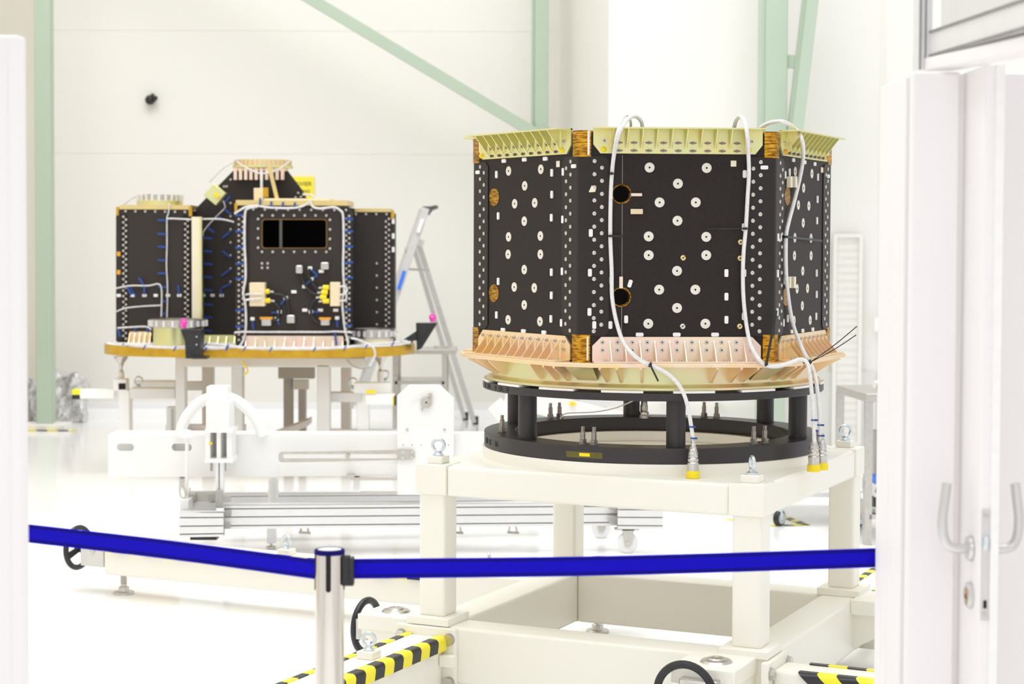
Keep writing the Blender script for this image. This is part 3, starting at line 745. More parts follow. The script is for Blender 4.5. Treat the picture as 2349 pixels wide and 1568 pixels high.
# rivets: two staggered columns per flange
rv = MB(); rv.lathe([(.0068, 0), (.0066, .0016), (.0048, .0030), (.0022, .0032), (.0016, .0018), (0, .0018)], 16)
spots = []
def flange_rivets(pk, face, sgn, skip=()):
    # rows measured on the front-left flange: outer column 14, inner column 13
    for c, (xo, n_, z0) in enumerate(((.048, 14, 0), (.073, 13, .5))):
        for i in range(n_):
            zz = ZF1-.016-(i+z0)*(ZF1-ZF0-.032)/13
            P = T(sgn*(S/2-xo-(-.014 if sgn and False else 0)), -A-TT, zz) @ FACE
            Mx = FR[face] @ P
            spots.append((posts[pk], FR[pk].inverted() @ Mx, Mx))
flange_rivets(5, 0, -1); flange_rivets(0, 0, 1); flange_rivets(5, 5, 1); flange_rivets(0, 1, -1)
flange_rivets(4, 5, -1); flange_rivets(1, 1, 1)
repeat('rivet', rv, M_['rivet'], spots, SX, 100)
sp = [(1371, 1), (1324, 5)]
# small clips on the corner posts
for (k, px, py, r) in ((0, 1355, 534, 2), (0, 1353, 625, 2), (0, 1352, 715, 2), (0, 1363, 745, 2), (0, 1753, 384, 1), (5, 1317, 381, 1), (5, 1097, 395, 1), (1, 1899, 404, 1), (1, 1784, 544, 2), (1, 1783, 627, 2), (1, 1782, 715, 2)):
    p = hit(px, py, k, TT); a = PI/2 if r == 1 else PI
    put('tie_mount', clme, posts[{0: 5 if px < 1500 else 0, 5: 5 if px > 1200 else 4, 1: 0 if px < 1850 else 1}[k]], FR[{0: 5 if px < 1500 else 0, 5: 5 if px > 1200 else 4, 1: 0 if px < 1850 else 1}[k]].inverted() @ FR[k] @ T(p.x, -A-TT, p.z) @ FACE @ RZ(a))
# kapton wrapped corner inserts behind the brackets
for k in range(6):
    for (z0, z1, nm) in ((zs(1.905), zs(1.992), 'upper'), (ZB, ZF0+.004, 'lower')):
        b = MB(); q = []
        for s_, f_ in ((1, 0),): pass
        P = [Vector((S/2-.036, -A-.004, 0)), Vector((S/2-.002, -A-.004, 0)), RZ(PI/3) @ Vector((-S/2+.002, -A-.004, 0)), RZ(PI/3) @ Vector((-S/2+.036, -A-.004, 0))]
        P = P+[v*.86 for v in reversed(P)]
        b.prism([(v.x, v.y, z0) for v in P], (0, 0, z1-z0)); b.build('kapton_corner', M_['kapton'], SX, M=FR[k])
    b = MB(); P = [Vector((S/2-.05, -A-.0055, 0)), Vector((S/2-.043, -A-.0055, 0))]
    if k == 5: 
        Rr = RZ(PI/3) @ T(0, 0, 0)
        b.box(-S/2+.024, -S/2+.031, -A-.0065, -A-.004, zs(1.91), zs(1.99)); b.build('edge_strap', M_['clip'], SX)
        b = MB(); b.box(-S/2+.024, -S/2+.031, -A-.0065, -A-.004, zs(1.23), zs(1.31)); b.build('edge_strap', M_['beige'], SX)
# brackets: L section with triangular ribs; eleven bays
HB = .283; NB = 11; RD = .066
def bracket(top):
    b = MB(); z0, z1 = (zs(1.916), zs(2.000)) if top else (zs(1.2245), zs(1.3085)); c = .030
    yb = -A-.0005; th = .0065
    if top: loop = [(-HB+c*.8, z0), (HB-c*.8, z0), (HB, z0+c), (HB, z1), (-HB, z1), (-HB, z0+c)]
    else: loop = [(-HB, z0), (HB, z0), (HB, z1-c), (HB-c, z1), (-HB+c, z1), (-HB, z1-c)]
    b.prism([(a, yb-th, q) for a, q in loop], (0, th, 0))
    zf = z1 if top else z0
    b.box(-HB, HB, yb-RD, yb, zf-(.005 if top else 0), zf+(0 if top else .005))
    pit = (2*HB-.05)/NB
    for i in range(10):
        x = -HB+(1.25+i)*2*HB/11.5 if top else -HB+(1.18+i)*2*HB/11.35
        if top: tri = [(yb-th, z0+.012), (yb-RD+.004, z1-.004), (yb-th, z1-.004)]
        else: tri = [(yb-th, z1-.012), (yb-RD+.004, z0+.004), (yb-th, z0+.004)]
        b.prism([(x-.0017, y_, q) for y_, q in tri], (.0034, 0, 0))
        # fillets at the rib root
        q0 = .006
        b.prism([(x-q0, yb-th, z0+.006 if not top else z0+.02), (x, yb-th-q0*.8, z0+.006 if not top else z0+.02), (x+q0, yb-th, z0+.006 if not top else z0+.02)], (0, 0, (z1-z0)-.026))
    return b, pit, yb-th, z0, z1
tb, pit, yf, tz0, tz1 = bracket(True); bb_, _, _, bz0, bz1 = bracket(False)
tme = tb.mesh('upper_bracket', M_['goldtop']); bme0 = bb_.mesh('lower_bracket', M_['pinkgold']); bme1 = bb_.mesh('lower_bracket', M_['goldbot'])
tbs, bbs = [], []
for k in range(6):
    tbs.append(put('upper_bracket', tme, SX, FR[k])); bbs.append(put('lower_bracket', bme0 if k == 0 else bme1, SX, FR[k]))
# bolts on the brackets
bt = MB(); bt.cyl((0, 0, 0), (0, 0, .0012), .0075, n=18); bt.lathe([(.0050, .0012), (.0048, .006), (.0026, .006), (.0024, .003)], 12); kq = len(bt.f); bt.cyl((0, 0, .0015), (0, 0, .0045), .0027, n=10); bt.m = [0]*kq+[1]*(len(bt.f)-kq)
nut = MB(); nut.prism([(a, c, 0) for a, c in [(-.0125, 0), (-.009, -.003), (.009, -.003), (.0125, 0), (.009, .003), (-.009, .003)]], (0, 0, .0018)); nut.cyl((0, 0, .0018), (0, 0, .006), .0052, n=6); nut.cyl((0, 0, .006), (0, 0, .008), .003, n=10)
sb, sn = [], []
for k in (0, 5, 1):
    for i in range(11):
        xb = -HB+(.68+i)*2*HB/11.35; xt = -HB+(.75+i)*2*HB/11.5
        for zz in (bz1-.018, bz0+.040):
            P = T(xb, yf, zz) @ FACE; sb.append((bbs[k], P, FR[k] @ P))
        P = T(xb+.006, -A-RD*.62, bz0+.005); sb.append((bbs[k], P, FR[k] @ P))
        if 0 < i < 10:
            for zz in (tz0+.010, tz0+.036):
                P = T(xt, yf, zz) @ FACE; sn.append((tbs[k], P, FR[k] @ P))
        else:
            P = T(xt, yf, tz0+.042) @ FACE; sb.append((tbs[k], P, FR[k] @ P))
repeat('bolt', bt, [M_['rivet'], M_['hole']], sb, SX, 100)
repeat('nut_plate', nut, mat('dark_nut', (.30, .27, .24), .35, .8, col2=(.2, .18, .16), scale=80), sn, SX, 100)
for (k, x) in ((0, -HB+.035), (0, HB-.045), (5, HB-.05), (5, -HB+.02), (1, -HB+.045), (1, HB-.02)):
    b = MB(); b.lathe([(.010, 0), (.008, .006), (.003, .010), (0, .010)], 9); b.build('yellow_sealant', M_['yellow'] if k != 1 else M_['orange'], tbs[k], M=T(x, yf, tz0+.013) @ FACE @ RX(.2))
# tray
APO = A+.075; R_ = APO/math.cos(PI/6)
vs = []
for k in range(6):
    a = -PI/2+k*PI/3+PI/6
    for d in (-.075, .075):
        v = Vector((math.cos(a)*R_, math.sin(a)*R_, 0)); tdir = Vector((-math.sin(a), math.cos(a), 0))
        # cut the vertex square
        vs.append(v-v.normalized()*(abs(d)*math.tan(PI/6))+tdir*d)
tr = MB(); tr.prism([(v.x, v.y, zs(1.2105)) for v in vs], (0, 0, .0135)); tr.build('tray', M_['goldbot'], SX, bevel=.0015)
for k in range(6):
    for dx in (-.17, -.09, .0, .13):
        MB().box(dx-.022, dx+.022, -APO-.0012, -APO+.002, zs(1.2125), zs(1.222)).build('tray_pad', M_['pinkgold'], SX, M=FR[k]) if k in (0,) else None
cone = MB(); cone.lathe([(.46, zs(1.2105)), (.578, zs(1.2105)), (.578, zs(1.150)), (.582, zs(1.145)), (.603, zs(1.139)), (.603, zs(1.1315)), (.47, zs(1.1315))], 128, closed=True)
cone.build('adapter_cone', M_['cone'], SX)
# gussets between cone and tray
for k in range(6):
    for a in (-.40, -.32, -.2, .2, .32, .40) if True else ():
        th = -PI/2+k*PI/3+a*1.0
        c, s_ = math.cos(th), math.sin(th); tdir = Vector((-s_, c, 0))*.004
        ro = min(R_-.06, APO/max(math.cos(a), .5)-.012)
        P = [Vector((c*.577, s_*.577, zs(1.205))), Vector((c*.577, s_*.577, zs(1.155))), Vector((c*.586, s_*.586, zs(1.155))), Vector((c*ro, s_*ro, zs(1.203))), Vector((c*ro, s_*ro, zs(1.2105))), Vector((c*.577, s_*.577, zs(1.2105)))]
        MB().prism([p-tdir for p in P], tdir*2).build('gusset', M_['goldbot'], SX)
    a = -PI/2+k*PI/3+PI/6; c, s_ = math.cos(a), math.sin(a); td = Vector((-s_, c, 0))
    q = lambda r, w, h: Vector((c*r, s_*r, h))+td*w
    MB().hexa([q(.578, -.035, zs(1.160)), q(.586, -.035, zs(1.160)), q(.586, .035, zs(1.160)), q(.578, .035, zs(1.160)), q(.655, -.05, zs(1.2105)), q(.663, -.05, zs(1.2105)), q(.663, .05, zs(1.2105)), q(.655, .05, zs(1.2105))]).build('gusset', M_['cone'], SX)

# ---- test cables hanging over the satellite
def cable(label, pts, conn=None, ties=(), marks=(), r=.0068):
    P = []
    for p in pts:
        P.append(p if isinstance(p, Vector) else onface(p[0], p[1], p[2], p[3]))
    t = thing('test_cable', label, 'cable', tuple(P[-1]), 0, 'test cables hanging over the hexagonal satellite'); I = world_inv(t)
    c = MB().tube([I @ p for p in P], r, 10).build('sheath', M_['cable'], t)
    return t, I, P
def ctie(t, I, pw, dirw, tail, rr=.009, m='black', tw=.0035):
    p, d = I @ pw, Vector(dirw).normalized()
    b = MB(); b.cyl(p-d*.003, p+d*.003, rr, n=14); e = I @ tail
    b.box(p.x-.005, p.x+.005, p.y-rr-.006, p.y-rr+.002, p.z-.004, p.z+.004)
    b.bar(p+Vector((0, -rr-.001, 0)), e, tw*2, .0016, (0, 1, 0) if abs((e-p).normalized().y) < .9 else (1, 0, 0)) if tail is not None else None
    b.build('cable_tie', M_[m], t)
def connector(t, I, px, py_top, Y, z0):
    """metal back-shell and yellow dust cap standing at z0"""
    x = at(px, py_top, Y).x; c = I @ Vector((x, Y, z0))
    b = MB(); b.lathe([(.0228, 0), (.0232, .003), (.0218, .022), (.0205, .024), (0, .024)], 28, c); b.build('dust_cap', M_['yellow'], t)
    b = MB(); b.lathe([(.0190, .024), (.0195, .028), (.0185, .036), (.0195, .040), (.0195, .050), (.0165, .054), (.0185, .057), (.0185, .064), (.013, .070)], 24, c); b.build('connector_shell', M_['steel'], t)
    b = MB(); b.lathe([(.0165, .068), (.017, .078), (.0135, .092), (.0085, .108), (.0062, .125)], 14, c); b.build('foil_boot', M_['foil'], t)
    return Vector((x, Y, z0+.115))
def bands(t, I, P, zs_):
    for zz in zs_:
        for a, b_ in zip(P[:-1], P[1:]):
            if (a.z-zz)*(b_.z-zz) <= 0:
                f = (a.z-zz)/(a.z-b_.z+1e-9); p = I @ a.lerp(b_, f)
                b = MB(); b.cyl(p-Vector((0, 0, .0022)), p+Vector((0, 0, .0022)), .0086, n=14); b.box(p.x+.006, p.x+.014, p.y-.009, p.y-.004, p.z-.003, p.z+.003); b.build('marker_band', M_['blue'], t); break
Yc1 = 6.005
tip1 = Vector((at(1591, 1040, Yc1).x, Yc1, ZT+.115))
p1 = [(1474, 293, 0, -.03), (1470, 276, 0, -.02), (1456, 266, 0, .0), (1438, 275, 0, .05), (1420, 306, 0, .078), (1409, 352, 0, .03), (1404, 395, 0, .012), (1401, 450, 0, .012), (1400, 540, 0, .012), (1403, 620, 0, .012), (1404, 680, 0, .012), (1413, 733, 0, .014), (1428, 780, 0, .04), (1448, 808, 0, .085), (1474, 829, 0, .092), (1497, 839, 0, .094), (1530, 856, 0, .094), (1556, 881, 0, .094), (1572, 912, 0, .092), (1582, 955, 0, .088), (1589, 1000, 0, .086), tip1]
ct, I, P = cable('white test cable down the front face left of centre, ending in a yellow capped plug', p1)
MB().tube([I @ onface(*q) for q in ((1447, 293, 0, -.03), (1446, 276, 0, -.01), (1436, 264, 0, .01), (1424, 280, 0, .05), (1414, 312, 0, .08), (1407, 352, 0, .034), (1403, 392, 0, .014))], .0045, 10).build('branch_lead', M_['cable'], ct)
connector(ct, I, 1590, 1040, Yc1, ZT-.0015)
ctie(ct, I, onface(1402, 398, 0, .012), (0, 0, 1), onface(1407, 399, 0, .004))
ctie(ct, I, onface(1400, 541, 0, .012), (0, 0, 1), onface(1428, 542, 0, .004))
ctie(ct, I, onface(1491, 836, 0, .094), (1, 0, -.5), onface(1510, 874, 0, .104), tw=.003)
bands(ct, I, P, (at(1588, 979, 6.0).z, at(1590, 1005, 6.0).z))
# second and third cables share the tie at the right tray corner
Yc2 = 6.19
tip2 = Vector((at(1867, 1030, Yc2).x, Yc2, ZT+.115)); tip3 = Vector((at(1884, 1030, Yc2+.05).x, Yc2+.05, ZT+.115))
p2 = [(1684, 293, 0, -.03), (1689, 275, 0, -.01), (1699, 267, 0, .02), (1709, 282, 0, .06), (1715, 318, 0, .079), (1717, 358, 0, .03), (1718, 400, 0, .013), (1715, 450, 0, .013), (1711, 520, 0, .013), (1706, 575, 0, .013), (1704, 630, 0, .013), (1706, 690, 0, .013), (1713, 750, 0, .018), (1722, 790, 0, .05), (1736, 817, 0, .09), (1755, 836, 0, .094), (1780, 840, 0, .094), (1808, 833, 0, .08), (1835, 824, 0, .06), (1850, 830, 0, .06), (1856, 850, 0, .06), (1862, 900, 0, .04), (1866, 960, 0, .02), (1868, 1010, 0, .01), tip2]
ct, I, P = cable('white test cable down the right of the front face, running along the tray edge', p2)
connector(ct, I, 1867, 1030, Yc2, ZT-.0015)
ctie(ct, I, onface(1709, 524, 0, .013), (0, 0, 1), onface(1623, 525, 0, .004), tw=.0017)
ctie(ct, I, onface(1757, 834, 0, .096), (1, 0, -.3), onface(1781, 712, 0, .055), tw=.0042)
bands(ct, I, P, (at(1867, 963, 6.1).z, at(1868, 988, 6.1).z))
q1 = [onface(*q) for q in ((1744, 294, 0, -.06), (1757, 285, 0, -.05), (1778, 279, 0, -.03), (1800, 280, 0, .0))]
q2 = [onface(*q) for q in ((1825, 296, 1, .03), (1839, 318, 1, .07), (1843, 345, 1, .06), (1840, 380, 1, .02), (1832, 420, 1, .012), (1820, 468, 1, .012), (1809, 510, 1, .012), (1803, 545, 1, .012), (1803, 620, 1, .012), (1808, 680, 1, .012), (1817, 735, 1, .014), (1828, 770, 1, .03), (1842, 803, 1, .075), (1855, 826, 1, .085), (1866, 850, 1, .085))]
q3 = [Vector((at(x_, y_, Yc2+.03).x, Yc2+.03+dy, at(x_, y_, Yc2+.03).z)) for x_, y_, dy in ((1872, 880, -.01), (1878, 930, 0), (1882, 985, .01), (1884, 1015, .02))]+[tip3]
ct, I, P = cable('white test cable arching over the top right corner, hanging down the right face', q1+q2+q3)
connector(ct, I, 1885, 1030, Yc2+.05, ZT-.0015)
ctie(ct, I, onface(1803, 543, 1, .012), (0, 0, 1), onface(1886, 552, 1, .02), tw=.0036)
pj = onface(1857, 830, 1, .088)
ctie(ct, I, pj, (1, 0, -.2), pj+Vector((-.025, -.02, 0)), rr=.011)
for e in ((1966, 748), (1964, 768)):
    b = MB(); Q = [I @ (pj+Vector((0, -.012, 0))), I @ at((1857+e[0])/2, (830+e[1])/2+4, 6.1), I @ at(*e, 6.05)]; b.tube(Q, .0016, 6); b.build('cable_tie', M_['black'], ct)
bands(ct, I, P, (at(1884, 976, 6.2).z, at(1886, 1001, 6.2).z))
# thin lead and a small plug on the far side of the ring stand
b = MB(); b.tube([at_z(1285, 960, .945), at(1300, 948, 7.0), at(1360, 945, 7.02), at(1410, 936, 7.04), at(1447, 921, 7.06), at(1480, 905, 7.0)], .0025, 8)
o = b.build('loose_lead', M_['cable']); tag(o, 'thin white lead lying across the far side of the lower black ring', 'cable')
t = thing('spare_plug', 'small metal plug hanging behind the ring stand between its back pillars', 'plug', (at(1478, 935, 7.1).x, 7.1, .9405)); 
b = MB(); b.lathe([(.019, 0), (.019, .012), (.015, .014), (.017, .018), (.017, .024), (.010, .03)], 20); b.build('shell', M_['steel'], t)
b = MB(); b.lathe([(.009, .028), (.010, .04), (.006, .06)], 12); b.build('boot', M_['foil'], t)
# ============================================================ FAR SATELLITE ON ITS TROLLEY
def item(name, label, cat, px, py, Y, group=None, z=None):
    p = at(px, py, Y); return (t := thing(name, label, cat, (p.x, Y, p.z if z is None else z), 0, group)), world_inv(t)
def pb(par, I, name, m, *rects, bevel=0):
    b = MB()
    for r_ in rects: pbox(b, *r_, M=I)
    return b.build(name, M_[m], par, bevel=bevel)
def pl(par, I, name, m, *lines, bevel=0):
    b = MB()
    for l in lines: pline(b, *l, M=I)
    return b.build(name, M_[m], par, bevel=bevel)
def wire(par, I, name, m, pts, Y, r, sub=5, n=8):
    b = MB(); b.tube([I @ at(p[0], p[1], p[2] if len(p) > 2 else Y) for p in pts], r, n, sub=sub); return b.build(name, M_[m], par)
def poly(par, I, name, m, pts, Y, d, holes=(), bevel=0):
    f = lambda L: [(at(*p, Y).x, at(*p, Y).z) for p in L]
    b = MB(); b.plate(f(pts), [f(h) for h in holes], d, I @ T(0, Y, 0)); return b.build(name, M_[m], par, bevel=bevel)
def pxr(x0, y0, x1, y1, r, n=4):
    return [(a, c) for a, c in rrect(x0, x1, y0, y1, r, n)]

V, IV = item('winged_satellite', 'dark boxy satellite on a gold-edged round plate at left, carried by the grey trolley', 'satellite', 600, 820, 13.0)
zp0, zp1 = at(600, 822, 12.3).z, at(600, 799, 12.3).z
n_ = 72; loop = []
for i in range(n_):
    a = 2*PI*i/n_; c, s_ = math.cos(a), math.sin(a)
    r_ = 1/((abs(c)**2.6+abs(s_)**2.6)**(1/2.6)); loop.append(IV @ Vector((at(600, 800, 13).x+1.09*r_*c, 13.0+.72*r_*s_, zp0+.004)))
MB().prism(loop, (0, 0, zp1-zp0-.004)).build('base_plate', M_['kaptonflat'], V)
loop2 = [v+Vector((0, 0, zp1-zp0-.002)) for v in loop]
c0 = sum(loop2, Vector())/len(loop2)
MB().prism([c0+(v-c0)*.985 for v in loop2], (0, 0, .004)).build('plate_top', M_['clip'], V)
spots2 = []
rvb = MB(); rvb.lathe([(.009, 0), (.0085, .004), (.0045, .006), (0, .006)], 10)
def rv2(par, px, py, Y): 
    q = T(*(IV @ at(px, py, Y))) @ RX(PI/2); spots2.append((par, q, q))
Yf = 12.45
win = pxr(602, 504, 748, 568, 6)
fp = poly(V, IV, 'front_panel', 'cfrp_haze', [(541, 468), (803, 478), (801, 768), (790, 770), (787, 797), (566, 797), (564, 797), (541, 795)], Yf, .03, [win])
poly(V, IV, 'window_frame', 'amberdk', pxr(600, 502, 750, 570, 7), Yf-.004, .006, [win])
xa_, xb_ = at(545, 600, Yf+.03).x, at(799, 600, Yf+.03).x
b = MB(); b.box(xa_, xa_+.02, Yf+.03, 13.05, zp1, at(600, 474, Yf).z, 0, IV); b.box(xb_-.02, xb_, Yf+.03, 13.05, zp1, at(600, 478, Yf).z, 0, IV)
b.box(xa_, xb_, 13.03, 13.05, zp1, at(600, 474, Yf).z, 0, IV); b.box(xa_, xb_, Yf+.03, 13.05, at(600, 480, Yf).z, at(600, 474, Yf).z, 0, IV); b.build('bay_walls', M_['hole'], V)
pb(V, IV, 'bay_strut', 'greydk', (641, 500, 647, 572, Yf+.2, .02))
pb(V, IV, 'top_plate', 'agedgold', (541, 459, 797, 471, Yf-.01, .5)); pb(V, IV, 'top_plate', 'beige', (606, 455, 756, 461, Yf+.05, .3))
pb(V, IV, 'kapton_edge', 'kaptonflat', (538, 466, 544, 492, Yf-.012, .03))
for (x0, x1) in ((546, 571), (786, 803)):
    pb(V, IV, 'corner_flange', 'cfrp2', (x0, 492 if x0 < 600 else 484, x1, 795 if x0 < 600 else 768, Yf-.006, .005))
for i in range(23):
    y = 502+i*12.6
    rv2(fp, 548, y, Yf-.007); rv2(fp, 557, y-6.3, Yf-.007); rv2(fp, 794, y, Yf-.007); rv2(fp, 801, y-6.3, Yf-.007)
for i in range(9): rv2(fp, 581+i*26.6, 480+i*.2, Yf-.001)
for i in range(7): rv2(fp, 601+i*24.6, 494, Yf-.005); rv2(fp, 601+i*24.6, 577.5, Yf-.005)
for i in range(4): rv2(fp, 592, 502+i*22, Yf-.005); rv2(fp, 757, 504+i*22, Yf-.005)
for (px, py) in ((601, 604), (614, 604), (601, 614), (614, 614)): rv2(fp, px, py, Yf-.001)
# left panel
Yl = 12.9
lp_ = poly(V, IV, 'left_panel', 'cfrp_haze', [(266, 490), (275, 480), (440, 480), (440, 782), (266, 782)], Yl, .03)
b = MB(); b.box(at(268, 600, Yl+.03).x, at(438, 600, Yl+.03).x, Yl+.03, 13.4, zp1, at(300, 482, Yl).z, 0, IV); b.build('left_bay', M_['cfrp_haze'], V)
pb(V, IV, 'top_plate', 'agedgold', (275, 470, 437, 480, Yl-.01, .45)); pb(V, IV, 'kapton_edge', 'kaptonflat', (266, 474, 272, 494, Yl-.012, .03), (433, 473, 440, 496, Yl-.012, .03))
for (x0, x1) in ((278, 292), (421, 438)): pb(V, IV, 'corner_flange', 'hole', (x0, 492, x1, 780, Yl-.006, .005))
for i in range(22):
    y = 497+i*13
    rv2(lp_, 283, y, Yl-.007); rv2(lp_, 289, y+6.5, Yl-.007); rv2(lp_, 425, y+16, Yl-.007) if i < 20 else None; rv2(lp_, 431, y+9, Yl-.007) if i < 20 else None
for i in range(7): rv2(lp_, 288+i*22.7, 484+i*.3, Yl-.001)
for y in (582, 624): pb(lp_, IV, 'amber_patch', 'orange', (268, y-5, 276, y+5, Yl-.002, .002))
# upper ring on the left bay
def vring(par, name, m, px0, px1, pyt, pyb, Y, wall=.03, bolts=0):
    a, c = at(px0, pyb, Y), at(px1, pyb, Y); r_ = (c.x-a.x)/2; zt_ = at(px0, pyt, Y).z
    b = MB(); b.ring(IV @ Vector(((a.x+c.x)/2, Y, 0)), r_-wall, r_, a.z, zt_, 48)
    o = b.build(name, m if not isinstance(m, str) else M_[m], par); return o, (a.x+c.x)/2, r_, a.z, zt_
rg, cx_, r_, z0_, z1_ = vring(V, 'upper_ring', 'steel', 317, 417, 447, 461, 13.15)
for k in range(22):
    a = 2*PI*k/22; p = IV @ Vector((cx_+r_*math.cos(a), 13.15+r_*math.sin(a), (z0_+z1_)/2))
    MB().box(-.008, .008, -.012, .006, -.022, .022).build('clamp_lug', M_['prof'], rg, M=T(*p) @ RZ(a+PI/2))
vring(V, 'ring_adapter', 'goldtop', 315, 419, 459, 471, 13.15)
# middle panel and the tall trapezoid
mp = poly(V, IV, 'middle_panel', 'cfrp_haze', [(449, 478), (540, 386), (655, 386), (693, 436), (712, 472), (712, 782), (462, 782), (449, 782)], 13.15, .04)
pb(V, IV, 'beige_strip', 'beige', (440, 497, 460, 737, 12.84, .03)); pb(V, IV, 'strip_edge', 'goldtop', (458, 497, 463, 737, 12.835, .04))
for y in range(466, 660, 30): rv2(mp, 529, y, 13.148)
for (px, py) in ((529, 412), (514, 428), (520, 428), (684, 443), (690, 452), (678, 453)): rv2(mp, px, py, 13.148)
# right panel
rp = poly(V, IV, 'right_panel', 'cfrp_haze', [(803, 486), (897, 486), (905, 496), (905, 755), (803, 762)], 13.0, .03)
b = MB(); b.box(at(803, 600, 13.03).x, at(902, 600, 13.03).x, 13.03, 13.35, zp1, at(850, 488, 13).z, 0, IV); b.build('right_bay', M_['cfrp_haze'], V)
pb(V, IV, 'top_plate', 'agedgold', (803, 478, 895, 486, 12.99, .35)); pb(V, IV, 'kapton_edge', 'kaptonflat', (897, 483, 904, 502, 12.988, .03))
for i in range(20): rv2(rp, 885, 508+i*12.6, 12.995); rv2(rp, 892, 502+i*12.6, 12.995)
for i in range(4): rv2(rp, 816+i*23.5, 491, 12.998)
for y in range(604, 760, 28): rv2(rp, 864, y, 12.998)
for y in (507, 541, 572): pb(rp, IV, 'white_tab', 'clip', (899, y-6, 905, y+6, 12.99, .01))
repeat('rivet', rvb, M_['rivetdull'], spots2, V, 100)
# top adapter with ribs, struts and boxes
o, *_x = vring(V, 'top_adapter', 'goldbot', 541, 665, 367, 380, 13.3)
for k in range(18):
    a = PI+PI*k/17; p = IV @ Vector((_x[0]+_x[1]*math.cos(a), 13.3+_x[1]*math.sin(a), (_x[2]+_x[3])/2)); MB().box(-.006, .006, -.014, .004, -.018, .018).build('adapter_lug', M_['cone'], o, M=T(*p) @ RZ(a+PI/2))
vring(V, 'adapter_flange', 'goldtop', 534, 672, 380, 386, 13.3)
b = MB(); x = 536
while x < 656:
    w_ = 7; pbox(b, x, 386, x+w_, 412, 13.06+.0, .05, IV); x += 12
b.build('adapter_ribs', M_['pinkgold'], V)
pb(V, IV, 'rib_backing', 'goldbot', (535, 386, 656, 392, 13.1, .05))
pb(V, IV, 'white_strut', 'prof', (597, 392, 602, 434, 12.85, .03)); pl(V, IV, 'gold_strut', 'agedgold', ((617, 380), (636, 457), 8, 12.75, 12.75, .03))
pb(V, IV, 'junction_box', 'tanplate', (582, 431, 603, 460, 12.7, .1), bevel=.003); pb(V, IV, 'black_box', 'hole', (603, 412, 627, 458, 12.95, .06)); pb(V, IV, 'amber_tab', 'kaptonflat', (603, 430, 615, 452, 12.72, .03))
p = IV @ at(495, 446, 13.0); MB().box(-.056, .056, -.05, .03, -.056, .056).build('gold_bracket', M_['goldtop'], V, M=T(*p) @ RY(math.radians(40)), bevel=.004)
p = IV @ at(497, 448, 12.94); MB().box(-.02, .02, -.01, .01, -.012, .012).build('bracket_plug', M_['yellow'], V, M=T(*p) @ RY(math.radians(40)))
# lower brackets and rings on the plate
def ribrow(x0, x1, y0, y1, Y, n, m='pinkgold'):
    b = MB(); pbox(b, x0, y0, x1, y1, Y, .008, IV); w_ = (x1-x0)/n
    for i in range(n+1):
        X = at(x0+i*w_, y1, Y).x; za, zb_ = at(x0, y0+3, Y).z, at(x0, y1, Y).z
        b.prism([IV @ Vector((X-.003, Y, za)), IV @ Vector((X-.003, Y-.06, zb_)), IV @ Vector((X-.003, Y, zb_))], (.006, 0, 0))
    b.build('foot_bracket', M_[m], V)
ribrow(565, 787, 770, 797, Yf-.012, 10); ribrow(298, 346, 760, 787, 12.88, 4, 'goldbot'); ribrow(463, 539, 768, 793, 12.9, 4, 'goldtop')
for (nm, a, m) in (('adapter_drum', (352, 432, 748, 790, 12.6), 'goldtop'), ('drum_flange', (345, 472, 731, 749, 12.62), 'steel'), ('adapter_drum', (812, 902, 773, 789, 12.75), 'beige'), ('drum_flange', (805, 908, 753, 774, 12.76), 'steel')):
    o, cx_, r_, z0_, z1_ = vring(V, nm, m, *a)
    if nm == 'drum_flange':
        for k in range(20):
            q = 2*PI*k/20; p = IV @ Vector((cx_+r_*math.cos(q), a[4]+r_*math.sin(q), (z0_+z1_)/2)); MB().box(-.007, .007, -.014, .004, -.02, .02).build('clamp_lug', M_['prof'], o, M=T(*p) @ RZ(q+PI/2))
# connector blocks, plugs, black leads
for (x0, y0, x1, y1, pls) in ((572, 648, 607, 702, ((609, 668), (611, 689))), (757, 647, 779, 702, ((750, 659), (747, 670), (744, 681), (750, 690)))):
    cb = pb(V, IV, 'connector_block', 'tanplate', (x0, y0, x1, y1, Yf-.1, .1), bevel=.004)
    for (px, py) in pls:
        sg = 1 if px < 700 else -1; p, q = IV @ at(px-sg*5, py, Yf-.06), IV @ at(px+sg*9, py, Yf-.06)
        b = MB(); b.cyl(p, q, .017, n=14); b.build('yellow_plug', M_['yellow'], cb); b = MB(); b.cyl(q, IV @ at(px+sg*18, py+1, Yf-.05), .009, n=10); b.build('plug_tail', M_['steel'], cb)
for i, (x0, y0, x1, y1) in enumerate(((678, 608, 694, 627), (735, 601, 754, 618), (657, 722, 676, 741), (599, 730, 622, 747), (735, 731, 756, 746))):
    sb_ = pb(V, IV, 'sensor_head', 'steel', (x0, y0, x1, y1, Yf-.07, .07), bevel=.008)
    if i in (3, 4): pb(sb_, IV, 'amber_cover', 'orange', (x0-3, y0-3, x1+2, y0+2, Yf-.072, .06))
for pts in (((690, 626), (697, 648), (712, 668), (732, 677)), ((711, 616), (708, 632), (718, 650), (731, 668)), ((735, 678), (718, 693), (713, 712), (720, 732), (735, 741)), ((622, 673), (650, 677), (660, 697), (664, 723)), ((624, 690), (638, 702), (641, 716), (634, 732), (622, 736))):
    wire(V, IV, 'black_lead', 'black', pts, Yf-.03, .009)
tie = [(711, 615, 727, 630), (714, 640, 728, 631), (698, 657, 713, 641), (713, 715, 733, 715), (655, 683, 644, 698), (641, 715, 622, 717), (634, 731, 641, 744), (579, 731, 581, 756), (773, 729, 774, 750)]
tb_me = None
